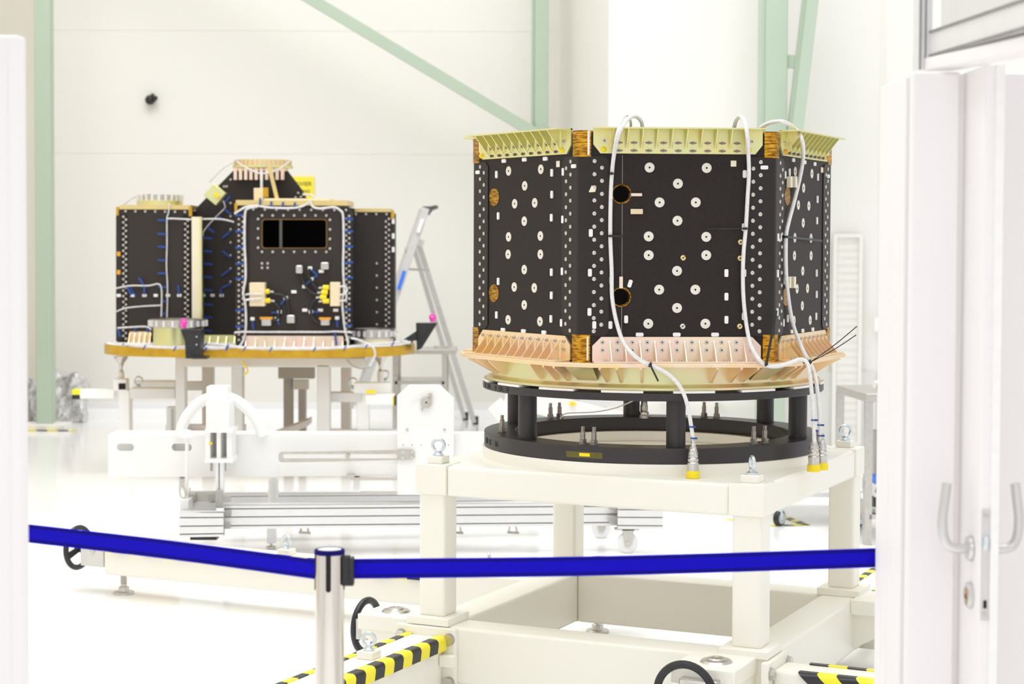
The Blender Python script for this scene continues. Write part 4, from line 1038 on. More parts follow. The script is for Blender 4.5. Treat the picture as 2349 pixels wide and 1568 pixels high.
def bluetie(par, x0, y0, x1, y1, Y, w_=.006):
    b = MB(); b.bar(IV @ at(x0, y0, Y), IV @ at(x1, y1, Y), w_*2.2, .004, (0, 1, 0)); return b.build('cable_tie', M_['blue'], par)
for q in tie:
    bluetie(V, *q, Yf-.012); m_ = MB(); pbox(m_, q[0]-5, q[1]-4, q[0]+5, q[1]+4, Yf-.02, .018, IV); m_.build('tie_mount', M_['clip'], V, bevel=.004)
for (px, py) in ((674, 669), (699, 711), (735, 711), (770, 711), (737, 622)):
    m_ = MB(); pbox(m_, px-6, py-3.5, px+6, py+3.5, Yf-.012, .012, IV); m_.build('tie_mount', M_['clip'], V, bevel=.003)
# white harnesses (each run one part, its blue ties below it)
def harness(pts, Y, r, ties=()):
    h = wire(V, IV, 'wire_harness', 'harness', pts, Y, r*.46, 6)
    for q in ties: bluetie(h, *q, Y-.002)
    return h
harness([(538, 490), (552, 481), (566, 474), (590, 472), (620, 476), (670, 477), (695, 472), (713, 462)], Yf-.03, .016, [(596, 472, 597, 454), (622, 475, 622, 462), (648, 476, 649, 463), (674, 476, 677, 464)])
harness([(712, 462), (718, 474), (735, 478), (765, 475), (780, 482), (787, 496), (788, 560), (787, 612), (789, 665), (785, 690), (788, 730), (792, 760), (798, 782), (797, 796)], Yf-.035, .017,
        [(786, y, 810, y-1) for y in (503, 531, 566, 602, 637)]+[(790, 710, 805, 711), (790, 746, 808, 746)])
harness([(590, 474), (569, 478), (562, 492), (561, 560), (563, 600), (563, 640), (558, 672), (563, 700), (564, 750), (558, 780), (548, 796)], Yf-.03, .018,
        [(562, y, 540, y+2) for y in (492, 529, 566, 603, 637, 710, 747)])
harness([(538, 764), (550, 761), (620, 761), (680, 761), (740, 761), (770, 760), (808, 762)], Yf-.045, .014, [(768, 762, 772, 792)])
harness([(563, 676), (572, 674), (605, 674)], Yf-.11, .012); harness([(563, 688), (576, 686), (600, 684)], Yf-.115, .016)
harness([(778, 658), (790, 656), (796, 664), (790, 674), (778, 676)], Yf-.1, .014); harness([(778, 690), (792, 688), (795, 678), (790, 664)], Yf-.1, .012)
harness([(390, 467), (386, 490), (383, 503), (383, 560), (382, 610), (384, 650), (384, 690), (383, 728)], Yl-.02, .011, [(382, y, 362, y-1) for y in (505, 537, 566, 597, 627, 658)]+[(384, 690, 368, 692), (384, 718, 368, 720)])
harness([(383, 503), (392, 501), (440, 503), (480, 502), (510, 503), (537, 509)], Yl-.03, .013)
harness([(512, 460), (516, 472), (515, 478), (499, 494), (475, 520), (465, 540), (464, 600), (465, 680), (465, 740), (464, 778)], 13.1, .010, [(465, y, 487, y+2) for y in (545, 575, 604, 634, 664, 697, 726, 757)]+[(475, 520, 491, 533), (499, 494, 511, 504), (514, 478, 531, 492), (516, 464, 527, 450)])
harness([(266, 661), (300, 655), (340, 655), (362, 651), (370, 660), (371, 690), (370, 726)], Yl-.03, .012, [(330, 654, 318, 636), (290, 657, 302, 676), (331, 656, 331, 674)])
harness([(267, 714), (290, 706), (330, 702), (372, 700)], Yl-.03, .011)
harness([(269, 752), (300, 750), (335, 749), (347, 756)], Yl-.06, .013, [(270, 752, 275, 772), (309, 750, 312, 762), (336, 750, 340, 762)])
harness([(283, 470), (300, 456), (320, 447), (345, 444)], 13.2, .014)
harness([(541, 369), (520, 380), (505, 392), (493, 404), (480, 418)], 13.2, .010)
harness([(543, 370), (560, 382), (590, 396), (612, 397), (640, 388), (664, 370)], 12.95, .013)
harness([(694, 446), (712, 447), (722, 455), (730, 470)], 12.9, .015)
# harness lying along the rim of the plate
for (pts, Y_) in (([(254, 786, 12.85), (280, 790, 12.55), (330, 794, 12.35), (400, 797, 12.27), (470, 799, 12.24), (520, 797, 12.24)], 0), ([(470, 788, 12.3), (520, 792, 12.26), (560, 797, 12.24), (620, 799, 12.24), (720, 799, 12.24), (790, 796, 12.26), (840, 791, 12.35), (900, 786, 12.5), (945, 780, 12.8)], 0)):
    h = wire(V, IV, 'wire_harness', 'harness', pts, 12.3, .010)
    for (px, py, Yq) in pts[::1]: bluetie(h, px+4, py-3, px-2, py+8, Yq-.04, .004)
harness([(805, 775), (820, 778), (836, 785), (848, 790), (858, 800), (860, 815), (852, 832), (848, 840)], 12.3, .016); harness([(905, 764), (918, 772), (925, 782), (940, 784)], 12.6, .014)
for i in range(9):
    m_ = MB(); px = (272, 304, 331, 357, 385, 411, 487, 508, 466)[i]; pbox(m_, px-5, 674, px+5, 681, (Yl if px < 440 else 13.15)-.012, .012, IV); m_.build('tie_mount', M_['clip'], V, bevel=.004)
for (x0, y0, x1, y1) in ((311, 679, 299, 660), (331, 680, 331, 664), (411, 680, 409, 654), (509, 680, 506, 662), (509, 660, 530, 650), (529, 617, 508, 632), (529, 590, 510, 575), (529, 530, 510, 546)):
    bluetie(V, x0, y0, x1, y1, (Yl if x0 < 440 else 13.15)-.01)
# black lifting fixtures with pink plugs on the plate rim
def fixture(pts, Y, d, plug, extra=None):
    f = poly(V, IV, 'rim_fixture', 'black', pts, Y, d)
    b = MB(); p, q = IV @ at(*plug[0], Y+.05), IV @ at(*plug[1], Y+.05); b.cyl(p, q, .017, n=14); b.torus(q, (0, 1, 0), .018, .007, 18, 8); b.build('pink_plug', M_['pink'], f)
    return f
f = fixture([(414, 756), (462, 756), (459, 822), (426, 822), (424, 782)], 12.12, .13, ((421, 752), (422, 738)))
for (px, py) in ((451, 772), (451, 790)): p = IV @ at(px, py, 12.12); MB().cyl(p, p+Vector((0, -.004, 0)), .006, n=10).build('fixture_screw', M_['steel'], f)
pb(f, IV, 'fixture_foot', 'black', (440, 817, 474, 823, 12.1, .12))
f = fixture([(954, 741), (1003, 741), (966, 800), (956, 803)], 12.75, .12, ((992, 738), (992, 727)))
poly(f, IV, 'fixture_foot', 'black', [(925, 779), (955, 759), (955, 781), (925, 781)], 12.7, .1)

# grey trolley under the far satellite
G, IG = item('support_trolley', 'light grey welded trolley with white screw jacks carrying the winged satellite', 'trolley', 560, 1000, 13.0, z=0)
pb(G, IG, 'deck_beam', 'grey', (402, 819, 836, 842, 12.5, .14), bevel=.008)
pb(G, IG, 'deck_beam', 'grey', (460, 826, 830, 838, 13.6, .14), bevel=.008)
def gpost(name, m, x0, y0, x1, Y, d=.11):
    b = MB(); b.box(at(x0, 900, Y).x, at(x1, 900, Y).x, Y, Y+d, .08, at(x0, y0, Y).z, 0, IG); return b.build(name, M_[m], G, bevel=.006)
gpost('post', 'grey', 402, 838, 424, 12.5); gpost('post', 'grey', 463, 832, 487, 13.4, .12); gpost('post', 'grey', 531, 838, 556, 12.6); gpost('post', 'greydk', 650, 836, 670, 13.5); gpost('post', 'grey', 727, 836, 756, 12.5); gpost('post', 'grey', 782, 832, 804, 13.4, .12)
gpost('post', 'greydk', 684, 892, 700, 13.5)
pb(G, IG, 'cross_beam', 'grey', (297, 890, 402, 914, 12.55, .1), bevel=.006); pb(G, IG, 'cross_beam', 'grey', (424, 876, 463, 895, 12.9, .1)); pb(G, IG, 'cross_beam', 'grey', (756, 900, 830, 922, 12.6, .1), bevel=.006)
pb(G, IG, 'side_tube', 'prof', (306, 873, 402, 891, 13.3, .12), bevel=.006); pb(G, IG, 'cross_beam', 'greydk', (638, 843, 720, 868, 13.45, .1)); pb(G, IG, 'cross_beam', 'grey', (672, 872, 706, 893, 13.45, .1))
pb(G, IG, 'cable_duct', 'grey', (382, 934, 402, 1000, 12.6, .1)); pb(G, IG, 'cable_duct', 'greydk', (392, 938, 396, 998, 12.59, .02))
poly(G, IG, 'lower_wedge', 'grey', [(612, 1000), (705, 964), (705, 978), (640, 1004)], 12.9, .3)
pb(G, IG, 'lower_beam', 'grey', (380, 975, 560, 1010, 12.65, .1), (756, 986, 920, 1010, 12.6, .1)); pb(G, IG, 'orange_strip', 'orange', (437, 991, 475, 998, 12.6, .04))
b = MB(); x0g, x1g = at(400, 1000, 12.5).x, at(800, 1000, 12.5).x
for (x, y) in ((x0g+.05, 12.55), (x1g+.05, 12.55), (x0g+.3, 13.5), (x1g+.1, 13.5)):
    bb2 = MB(); bb2.cyl(IG @ Vector((x-.02, y, .05)), IG @ Vector((x+.02, y, .05)), .05, n=20); bb2.build('caster_wheel', M_['black'], G)
    b.box(x-.03, x+.03, y-.03, y+.03, .06, .10, 0, IG)
b.build('caster_forks', M_['steel'], G)
def jack(px, y0, y1, Y):
    p, q = IG @ at(px, y0, Y), IG @ at(px, y1, Y); h = p.z-q.z
    b = MB(); b.lathe([(.05, h), (.048, h-.012), (.02, h-.05), (.010, h-.085), (.016, h-.11), (.020, h-.115)], 20, (q.x, q.y, q.z)); b.build('jack_head', M_['steel'], G)
    b = MB(); b.cyl((q.x, q.y, q.z), (q.x, q.y, q.z+h-.11), .023, n=16); b.build('jack_tube', M_['white'], G)
jack(278, 817, 872, 12.8); jack(873, 815, 880, 12.8)
pb(G, IG, 'jack_block', 'white', (260, 869, 290, 896, 12.7, .1), bevel=.006); pb(G, IG, 'open_tube_end', 'hole', (272, 879, 288, 893, 12.695, .01)); gpost('jack_leg', 'white', 272, 894, 297, 12.72)
a_ = pb(G, IG, 'outrigger', 'white', (182, 893, 262, 914, 12.7, .1), bevel=.006); pb(a_, IG, 'hazard_tip', 'hazy', (165, 893, 183, 905, 12.7, .1)); pb(a_, IG, 'hazard_tip', 'hazk', (165, 905, 183, 915, 12.7, .1))
pb(G, IG, 'jack_block', 'white', (811, 878, 896, 902, 12.6, .12), bevel=.006); gpost('jack_leg', 'white', 818, 900, 846, 12.62)
a_ = pb(G, IG, 'outrigger', 'white', (838, 904, 905, 928, 12.5, .1), bevel=.006); pb(a_, IG, 'hazard_tip', 'hazy', (901, 908, 905, 930, 12.49, .11)); pb(a_, IG, 'hazard_tip', 'hazk', (904, 908, 908, 930, 12.48, .11)); pb(a_, IG, 'yellow_label', 'yellow', (839, 894, 862, 902, 12.49, .01))
for (px, py, Y) in ((318, 873, 12.9), (810, 876, 12.9), (883, 859, 13.1)):
    b = MB(); p = IG @ at(px, py, Y); b.torus(p, (.1, 1, 0), .029, .006, 24, 8); b.cyl(p+Vector((0, 0, -.034)), p+Vector((0, 0, -.05)), .018, n=14); b.build('eyebolt', M_['galv'], G)
wire(G, IG, 'ground_lead', 'yellow', [(555, 826), (562, 838), (568, 848), (566, 856), (558, 858)], 12.45, .006)
wire(G, IG, 'hanging_lead', 'greydk', [(795, 824), (808, 838), (830, 845), (852, 842)], 12.45, .006)

# ============================================================ WHITE TILTING RAIL AND ALUMINIUM FRAME
Q, IQ = item('tilting_rail', 'long white beam with oval slots and a hose arch, in front of the grey trolley', 'machine', 640, 1095, 9.5)
YQ = 9.55
s1 = pxr(268, 1017, 307, 1034, 8); s2 = pxr(394, 1017, 440, 1034, 8)
poly(Q, IQ, 'rail_face', 'white', [(248, 998), (1040, 994), (1130, 994), (1130, 1090), (248, 1094)], YQ, .012, [s1, s2])
b = MB(); A_, B_ = at(249, 1000, YQ), at(1129, 996, YQ); zb_ = at(600, 1091, YQ).z
b.box(A_.x, B_.x, YQ+.05, YQ+.2, zb_, at(600, 999, YQ).z, 0, IQ); b.build('rail_core', M_['white'], Q)
b = MB(); b.box(A_.x, B_.x, YQ+.012, YQ+.2, at(600, 999, YQ).z, at(600, 996.5, YQ).z, 0, IQ); b.build('rail_lid', M_['white'], Q, bevel=.003)
b = MB(); b.box(at(640, 1066, YQ).x, at(912, 1066, YQ).x, YQ-.012, YQ, at(640, 1090, YQ).z, at(640, 1062, YQ).z, 0, IQ); b.build('lower_step', M_['white'], Q)
sl = pxr(649, 1041, 912, 1051, 5)
poly(Q, IQ, 'slotted_bar', 'steel', [(639, 1041), (644, 1036), (760, 1034.5), (944, 1031), (951, 1036), (951, 1049), (946, 1054), (760, 1058), (644, 1060), (639, 1055)], YQ-.075, .008, [sl])
b = MB(); p = IQ @ at(798, 1045, YQ-.075); b.cyl(p+Vector((0, .06, 0)), p+Vector((0, -.02, 0)), .009, n=16); b.cyl(p+Vector((0, -.004, 0)), p+Vector((0, -.016, 0)), .014, n=6); b.build('slot_pin', M_['steel'], Q)
for (px, py) in ((926, 1036), (948, 1036), (926, 1049), (948, 1049)):
    p = IQ @ at(px-2, py, YQ-.078); MB().cyl(p, p+Vector((0, -.004, 0)), .007, n=12).build('bar_screw', M_['galv'], Q)
poly(Q, IQ, 'end_plate', 'white', [(911, 1135), (911, 907), (938, 883), (1008, 883), (1041, 914), (1041, 1040), (1000, 1135)], YQ-.06, .05, bevel=.003)
kb_ = MB(); p = IQ @ at(978, 922, YQ-.06); kb_.cyl(p, p+Vector((0, -.02, 0)), .030, n=28); kb_.build('steel_knob', M_['steel'], Q)
b = MB(); b.cyl(p+Vector((0, -.0205, 0)), p+Vector((0, -.022, 0)), .005, n=12); b.build('knob_hole', M_['hole'], Q)
b = MB(); b.box(p.x+.012, p.x+.030, p.y-.02, p.y-.006, p.z+.022, p.z+.046); b.box(p.x-.024, p.x-.018, p.y-.01, p.y-.005, p.z-.046, p.z-.025); b.build('knob_lever', M_['steel'], Q)
wire(Q, IQ, 'knob_wire', 'cable', [(939, 929), (946, 918), (957, 911), (970, 908)], YQ-.07, .002)
for (px, py) in ((934, 985), (1020, 985)): p = IQ @ at(px, py, YQ-.06); MB().cyl(p, p+Vector((0, -.006, 0)), .007, n=12).build('plate_bolt', M_['rivet'], Q)
for px in (925, 945, 966, 1029): p = IQ @ at(px, 1020, YQ-.06); MB().cyl(p, p+Vector((0, -.0015, 0)), .0025, n=8).build('plate_hole', M_['hole'], Q)
# carriage with hose arch
pb(Q, IQ, 'carriage_body', 'white', (472, 921, 526, 987, YQ-.2, .18), bevel=.006); pb(Q, IQ, 'carriage_cap', 'white', (473, 886, 522, 920, YQ-.1, .12), bevel=.005)
pb(Q, IQ, 'carriage_skirt', 'white', (470, 984, 534, 992, YQ-.22, .2), (470, 1052, 533, 1061, YQ-.22, .2))
pb(Q, IQ, 'carriage_fork', 'white', (471, 990, 482, 1056, YQ-.2, .16), (520, 990, 531, 1056, YQ-.2, .16), (497, 990, 506, 1056, YQ-.2, .14)); pb(Q, IQ, 'fork_recess', 'grey', (482, 990, 520, 1056, YQ-.08, .02))
pb(Q, IQ, 'yellow_mark', 'yellow', (479, 1014, 487, 1019, YQ-.205, .004))
pb(Q, IQ, 'guide_rod', 'greydk', (482, 1061, 487, 1080, YQ-.12, .02), (513, 1061, 518, 1080, YQ-.12, .02))
wire(Q, IQ, 'hose', 'white', [(414, 1000), (418, 978), (432, 950), (455, 925), (482, 912), (512, 909), (545, 920), (574, 945), (592, 972), (602, 1000)], YQ-.02, .029, 6, 16)
b = MB(); b.cyl(IQ @ at(429, 998, YQ-.13), IQ @ at(428, 1142, YQ-.13), .0095, n=16); b.build('white_rod', M_['white'], Q)
b = MB(); p = IQ @ at(429, 1002, YQ-.12); b.lathe([(.043, 0), (.041, .012), (.032, .026), (.018, .036), (0, .04)], 24, p); b.build('rod_dome', M_['white'], Q)
for pts in ([(416, 1103), (412, 1125), (416, 1140), (425, 1138), (422, 1122), (414, 1112)], [(428, 1136), (434, 1130), (436, 1118)], [(419, 1100), (422, 1118), (430, 1135)]):
    wire(Q, IQ, 'hook_wire', 'rivet', pts, YQ-.16, .004)

Pf, IP = item('profile_frame', 'low rectangular frame of grooved aluminium profiles on white casters, behind the cream stand', 'frame', 960, 1210, 9.4, z=0)
def profile(x0, x1, yt0, yb0, yt1, yb1, Y0, Y1, dep, grooves):
    """grooved extrusion seen from the front: stacked lips with recessed slots"""
    o = MB(); core = MB()
    def quad(mb, f0, f1, off, dd):
        L = [at(x0, yt0+(yb0-yt0)*f, Y0) for f in (f1, f0)]; R_2 = [at(x1, yt1+(yb1-yt1)*f, Y1) for f in (f1, f0)]
        o_ = Vector((0, off, 0)); e = Vector((0, dd, 0))
        mb.hexa([IP @ (v) for v in (L[0]+o_, R_2[0]+o_, R_2[0]+e, L[0]+e, L[1]+o_, R_2[1]+o_, R_2[1]+e, L[1]+e)])
    quad(core, .01, .99, .014, dep)
    g = [0]+[v for q in grooves for v in (q-.025, q+.025)]+[1]
    for i in range(0, len(g), 2): quad(o, g[i], g[i+1], 0, .016)
    quad(o, 0, .03, 0, dep)
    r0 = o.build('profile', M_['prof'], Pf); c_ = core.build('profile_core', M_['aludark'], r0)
    return r0
profile(513, 1420, 1158, 1213, 1152, 1205, 9.36, 9.6, .08, (.16, .50, .86)); profile(513, 1250, 1131, 1160, 1127, 1152, 9.85, 10.1, .08, (.25, .8))
profile(411, 512, 1174, 1232, 1174, 1230, 9.22, 9.22, .05, (.22, .56, .88)); profile(1417, 1521, 1160, 1212, 1160, 1213, 9.5, 9.5, .08, (.16, .5, .86))
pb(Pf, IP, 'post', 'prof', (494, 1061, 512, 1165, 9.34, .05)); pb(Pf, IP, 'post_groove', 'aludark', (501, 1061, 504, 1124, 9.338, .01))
pb(Pf, IP, 'inner_rail', 'grey', (432, 1128, 494, 1152, 9.5, .05), (432, 1152, 494, 1172, 9.45, .04)); pb(Pf, IP, 'side_profile', 'prof', (413, 1148, 432, 1174, 9.3, .3))
for r_ in ((494, 1124, 511, 1163, 9.32, .02), (432, 1132, 448, 1148, 9.44, .05), (478, 1132, 494, 1148, 9.44, .05), (514, 1136, 528, 1151, 9.33, .03), (514, 1169, 530, 1184, 9.34, .02), (514, 1200, 528, 1212, 9.34, .02), (1398, 1155, 1419, 1169, 9.55, .03), (1398, 1184, 1419, 1200, 9.55, .03)):
    pb(Pf, IP, 'corner_bracket', 'greydk', r_, bevel=.003)
pb(Pf, IP, 'foot_pad', 'black', (436, 1230, 497, 1238, 9.26, .08))
for (px, Yc, side_) in ((1440, 9.52, True), (1379, 10.0, False)):
    x = at(px, 1240, Yc).x; zt_ = at(px, 1212, 9.5).z
    cw = MB(); cw.cyl(IP @ Vector((x-.022, Yc+.02, .052)), IP @ Vector((x+.022, Yc+.02, .052)), .052, n=32)
    cw = MB(); cw.cyl(IP @ Vector((x, Yc, .054)), IP @ Vector((x, Yc+.035, .054)), .054, n=32); cw.build('caster_wheel', M_['nylon'], Pf, bevel=.006)
    cw = MB(); p = IP @ Vector((x, Yc-.008, 0)); cw.prism([(p.x-.030, p.y, zt_-.006), (p.x+.034, p.y, zt_-.006), (p.x+.024, p.y, .07), (p.x+.012, p.y, .036), (p.x-.012, p.y, .036), (p.x-.02, p.y, .08)], (0, .005, 0)); cw.prism([(p.x-.030, p.y+.05, zt_-.006), (p.x+.034, p.y+.05, zt_-.006), (p.x+.012, p.y+.05, .036), (p.x-.012, p.y+.05, .036)], (0, .005, 0)); cw.box(p.x-.07, p.x+.06, p.y, p.y+.055, zt_-.012, zt_-.002); cw.build('caster_fork', M_['steel'], Pf)
    cw = MB(); cw.cyl(p+Vector((0, -.004, .054)), p+Vector((0, .0, .054)), .010, n=14); cw.build('axle_bolt', M_['rivet'], Pf)
for (x0, px) in ((0, 1178), (0, 1050), (0, 700)):
    b = MB(); p = IP @ at(px, 1205, 9.75); b.cyl(p+Vector((-.02, 0, 0)), p+Vector((-.024, 0, -.034)), .006, n=8); b.cyl(p+Vector((.012, 0, 0)), p+Vector((.018, 0, -.034)), .006, n=8); b.cyl(p+Vector((-.034, 0, -.036)), p+Vector((.03, 0, -.04)), .008, n=8); b.build('levelling_clamp', M_['rivet'], Pf)
pb(Pf, IP, 'levelling_leg', 'prof', (612, 1210, 632, 1246, 9.6, .05))
b = MB(); p = IP @ at(622, 1246, 9.62); b.cyl(p, (p.x, p.y, .012), .008, n=10); b.cyl((p.x, p.y, 0), (p.x, p.y, .014), .025, n=18); b.build('levelling_foot', M_['steel'], Pf)
o = pb(None, None, 'pull_rod', 'steel', (804, 1094, 912, 1102, 9.5, .012), (827, 1126, 912, 1131, 9.5, .012)) if False else None
pb(Q, IQ, 'guide_shaft', 'rivet', (804, 1095, 911, 1101, YQ-.03, .012), (828, 1127, 911, 1131, YQ-.03, .012)); pb(Q, IQ, 'shaft_clamp', 'steel', (795, 1088, 812, 1098, YQ-.05, .04))
wb = MB(); p = at(627, 1120, 9.8); wb.lathe([(.026, 0), (.030, .02), (.026, .05), (.031, .07), (.027, .1), (.029, .14), (.022, .16)], 14, (p.x, 9.8, at(627, 1160, 9.8).z)); o = wb.build('wrapped_roll', M_['clip']); tag(o, 'small white wrapped roll standing on the rear aluminium profile below the white rail', 'roll')

# white tube and panel seen through the ring stand
t, I = item('white_boom', 'white tube and slanting panel seen behind the left pillars of the ring stand', 'boom', 1250, 960, 11.0, z=0)
b = MB(); b.tube([I @ at(1134, 925, 11), I @ at(1160, 955, 11), I @ at(1185, 985, 11), I @ at(1215, 1040, 11)], .052, 16); b.build('tube', M_['white'], t)
pl(t, I, 'panel', 'white', ((1160, 905), (1500, 990), 50, 11.2, 11.2, .05)); pb(t, I, 'panel_foot', 'prof', (1330, 905, 1440, 932, 11.4, .05)); pb(t, I, 'yellow_tag', 'yellow', (1307, 922, 1320, 930, 11.15, .02))
b = MB(); q = I @ at(1330, 990, 11.3); b.box(q.x-.25, q.x+.25, q.y-.1, q.y+.1, 0, q.z); b.build('plinth', M_['white'], t)

# ============================================================ BACKGROUND ITEMS
t, I = item('step_ladder', 'aluminium step ladder with a dark top tray, right of the winged satellite', 'ladder', 990, 970, 16.1, z=0)
pl(t, I, 'front_stile', 'ladder', ((977, 478), (820, 930), 17, 15.7, 15.4, .05)); pl(t, I, 'front_stile', 'ladder', ((966, 480), (806, 935), 8, 16.15, 15.9, .05))
pl(t, I, 'rear_leg', 'ladder', ((958, 552), (1089, 972), 12, 15.8, 16.3, .05)); pl(t, I, 'rear_leg', 'ladder', ((945, 552), (1066, 962), 10, 16.2, 16.7, .05))
pl(t, I, 'hinge_plate', 'prof', ((945, 548), (972, 560), 16, 15.75, 15.75, .06)); pl(t, I, 'spreader', 'greydk', ((930, 617), (986, 619), 5, 15.75, 15.75, .02))
for i in range(4): 
    f = (i+1)/5; pl(t, I, 'rung', 'ladder', ((977-157*f, 478+452*f), (966-160*f, 480+455*f), 9, 15.7-.3*f, 16.15-.25*f, .04))
poly(t, I, 'top_tray', 'traydark', [(963, 490), (969, 473), (988, 473), (1001, 470), (1001, 476), (988, 481), (980, 492)], 15.7, .4)
pl(t, I, 'blue_label', 'labelblue', ((928, 621), (914, 664), 8, 15.53, 15.50, .006)); pl(t, I, 'white_label', 'label', ((969, 502), (959, 533), 8, 15.62, 15.60, .006))
for (px, py, Y) in ((1091, 975, 16.3), (1068, 965, 16.7)):
    p = at(px, py, Y); b = MB(); b.box(p.x-.025, p.x+.025, Y-.03, Y+.04, 0, .07, 0, I); b.build('rubber_foot', M_['black'], t)
def steel_table(label, px, Y, x0, x1, yt, th, legs, shelf, dep=.6, m='steel'):
    t, I = item('steel_table', label, 'table', px, 950, Y, z=0)
    b = MB(); za = at(px, yt, Y).z; xa, xb = at(x0, yt, Y).x, at(x1, yt, Y).x
    b.box(xa, xb, Y, Y+dep, za-th, za, 0, I); b.build('table_top', M_[m], t, bevel=.003)
    for lx in legs:
        for yy in (0, dep-.04):
            b = MB(); X = at(lx, 900, Y).x; b.box(X-.02, X+.02, Y+yy, Y+yy+.04, .0, za-th, 0, I); b.build('leg', M_[m], t)
    for sy in shelf:
        b = MB(); zs2 = at(px, sy, Y).z; b.box(at(legs[0], sy, Y).x, at(legs[-1], sy, Y).x, Y, Y+dep, zs2-.025, zs2, 0, I); b.build('shelf', M_[m], t)
    return t, I, za
t, I, za = steel_table('small stainless table beside the step ladder legs, behind the winged satellite', 965, 15.2, 888, 1046, 801, .04, (906, 1019), (874,), .5)
b = MB(); b.box(at(951, 800, 15.3).x, at(996, 800, 15.3).x, 15.3, 15.6, za+.001, za+.02); o = b.build('grey_pad', M_['grey']); tag(o, 'flat grey pad lying on the small stainless table by the ladder', 'pad')
# wall loudspeaker / camera, sign
t, I = item('wall_camera', 'small black round camera on the back wall, upper left', 'camera', 346, 229, YB)
p = I @ at(344, 229, YB-.06); b = MB(); b.lathe([(.0, -.05), (.03, -.045), (.044, -.02), (.046, .0), (.042, .022), (.026, .04), (0, .046)], 20, p, 0, RX(PI/2)); b.build('ball_housing', M_['black'], t)
p = I @ at(354, 227, YB-.05); b = MB(); b.cyl(p, p+Vector((.02, -.05, .005)), .026, .022, n=18); b.build('lens_barrel', M_['black'], t)
b = MB(); b.cyl((0, 0, 0), (0, -.05, 0), .02, n=12); b.build('wall_mount', M_['black'], t)
b = MB(); pl_ = I @ at(350, 220, YB-.05); b.box(pl_.x-.01, pl_.x+.012, pl_.y-.02, pl_.y+.03, pl_.z-.005, pl_.z+.022); b.build('bracket_clip', M_['black'], t)
t, I = item('wall_sign', 'yellow sign with two lines of dark text on the back wall behind the winged satellite', 'sign', 690, 430, YB)
pb(t, I, 'sign_board', 'signyel', (650, 405, 720, 455, YB-.02, .018))
for (s_, px, py, sz) in (('RIVIER', 696, 422, .055), ('ING', 702, 439, .045)):
    me = text_mesh(s_, sz, .0008); me.materials.append(M_['ink']); put('sign_text', me, t, T(*(I @ at(px, py, YB-.0215))) @ RX(PI/2))
# bubble wrap bundles either side of the far-left column
def bubble(label, x0, y0, x1, Y, seed):
    rnd = random.Random(seed); a, c = at(x0, 980, Y).x, at(x1, 980, Y).x; h = at(x0, y0, Y).z
    nx, nz = 18, 22; b = MB(); vs = []
    for side_ in (0, 1):
        for j in range(nz+1):
            for i in range(nx+1):
                u, v = i/nx, j/nz; hh = h*(1-.55*max(0, u-.62)/.38*(.6+.4*math.sin(5*u+seed)))*(.93+.07*math.sin(9*u+seed))
                wob = .035*math.sin(9*u+4*v+seed)+.02*math.sin(23*u-15*v)
                vs.append((a+(c-a)*(u+.05*math.sin(6*v+seed)*(v)), Y+wob+(.16+.05*math.sin(7*u) if side_ else 0), v*hh+.003+rnd.uniform(0, .012)*(v > 0)))
    N = (nx+1)*(nz+1); W_ = nx+1; fs = []
    for j in range(nz):
        for i in range(nx):
            q = j*W_+i; fs += [(q, q+1, q+1+W_, q+W_), (N+q, N+q+W_, N+q+1+W_, N+q+1)]
    for i in range(nx): fs += [(i, N+i, N+i+1, i+1), (nz*W_+i, nz*W_+i+1, N+nz*W_+i+1, N+nz*W_+i)]
    for j in range(nz): fs += [(j*W_, (j+1)*W_, N+(j+1)*W_, N+j*W_), (j*W_+nx, N+j*W_+nx, N+(j+1)*W_+nx, (j+1)*W_+nx)]
    b.add(vs, fs); o = b.build('bubble_wrap', M_['bubble']); tag(o, label, 'bubble wrap', 'bubble wrap bundles')
bubble('crumpled bubble wrap bundle leaning on the wall right of the far-left green column', 112, 850, 192, 16.3, 1.0)
bubble('crumpled bubble wrap bundle between the left door and the far-left green column', 30, 868, 92, 16.35, 2.3)
# right-hand steel table with clutter
t, I, za = steel_table('stainless workbench at the right, half hidden by the door stack', 1987, 9.8, 1987, 2200, 903, .045, (1995, 2180), (1180,), .62)
t.rotation_euler.z = .085
p0, p1 = at(1888, 876, 12.0), at(1987, 905, 9.8)
for (nm, lab, x0, y0, x1, y1, Y, d, m, cat) in (('cloth', 'white folded cloth on the stainless workbench', 1930, 868, 1992, 884, 10.4, .35, 'clip', 'cloth'), ('tray', 'thin olive board with a metal clip on the stainless workbench', 1999, 862, 2060, 868, 10.4, .3, 'goldtop', 'board')):
    pass
zz = za
b = MB(); X = at(1998, 880, 10.4).x; b.tube([(X-.03, 10.15, zz+.022), (X+.06, 10.2, zz+.034), (X+.16, 10.25, zz+.025)], [.02, .03, .024], 10); o = b.build('cloth', M_['clip']); tag(o, 'white crumpled cloth on the near end of the stainless workbench', 'cloth')
b = MB(); X = at(2010, 870, 10.2).x; b.box(X, X+.3, 9.95, 10.13, zz+.045, zz+.052); b.box(X+.03, X+.05, 9.97, 10.01, zz+.001, zz+.046); b.box(X+.2, X+.22, 10.05, 10.09, zz+.001, zz+.046); o = b.build('olive_board', M_['goldtop']); tag(o, 'thin olive board raised on clips on the stainless workbench', 'board')
zsf = at(1990, 1180, 9.8).z
def onshelf(name, label, cat, m, x0, x1, z0, z1, Y, d):
    b = MB(); b.box(at(x0, 1100, Y).x, at(x1, 1100, Y).x, Y, Y+d, z0, z1); o = b.build(name, M_[m], bevel=.006); tag(o, label, cat); return o
onshelf('power_unit', 'black power unit on the lower shelf of the stainless workbench', 'power unit', 'black', 2006, 2080, zsf+.001, zsf+.075, 9.95, .3)
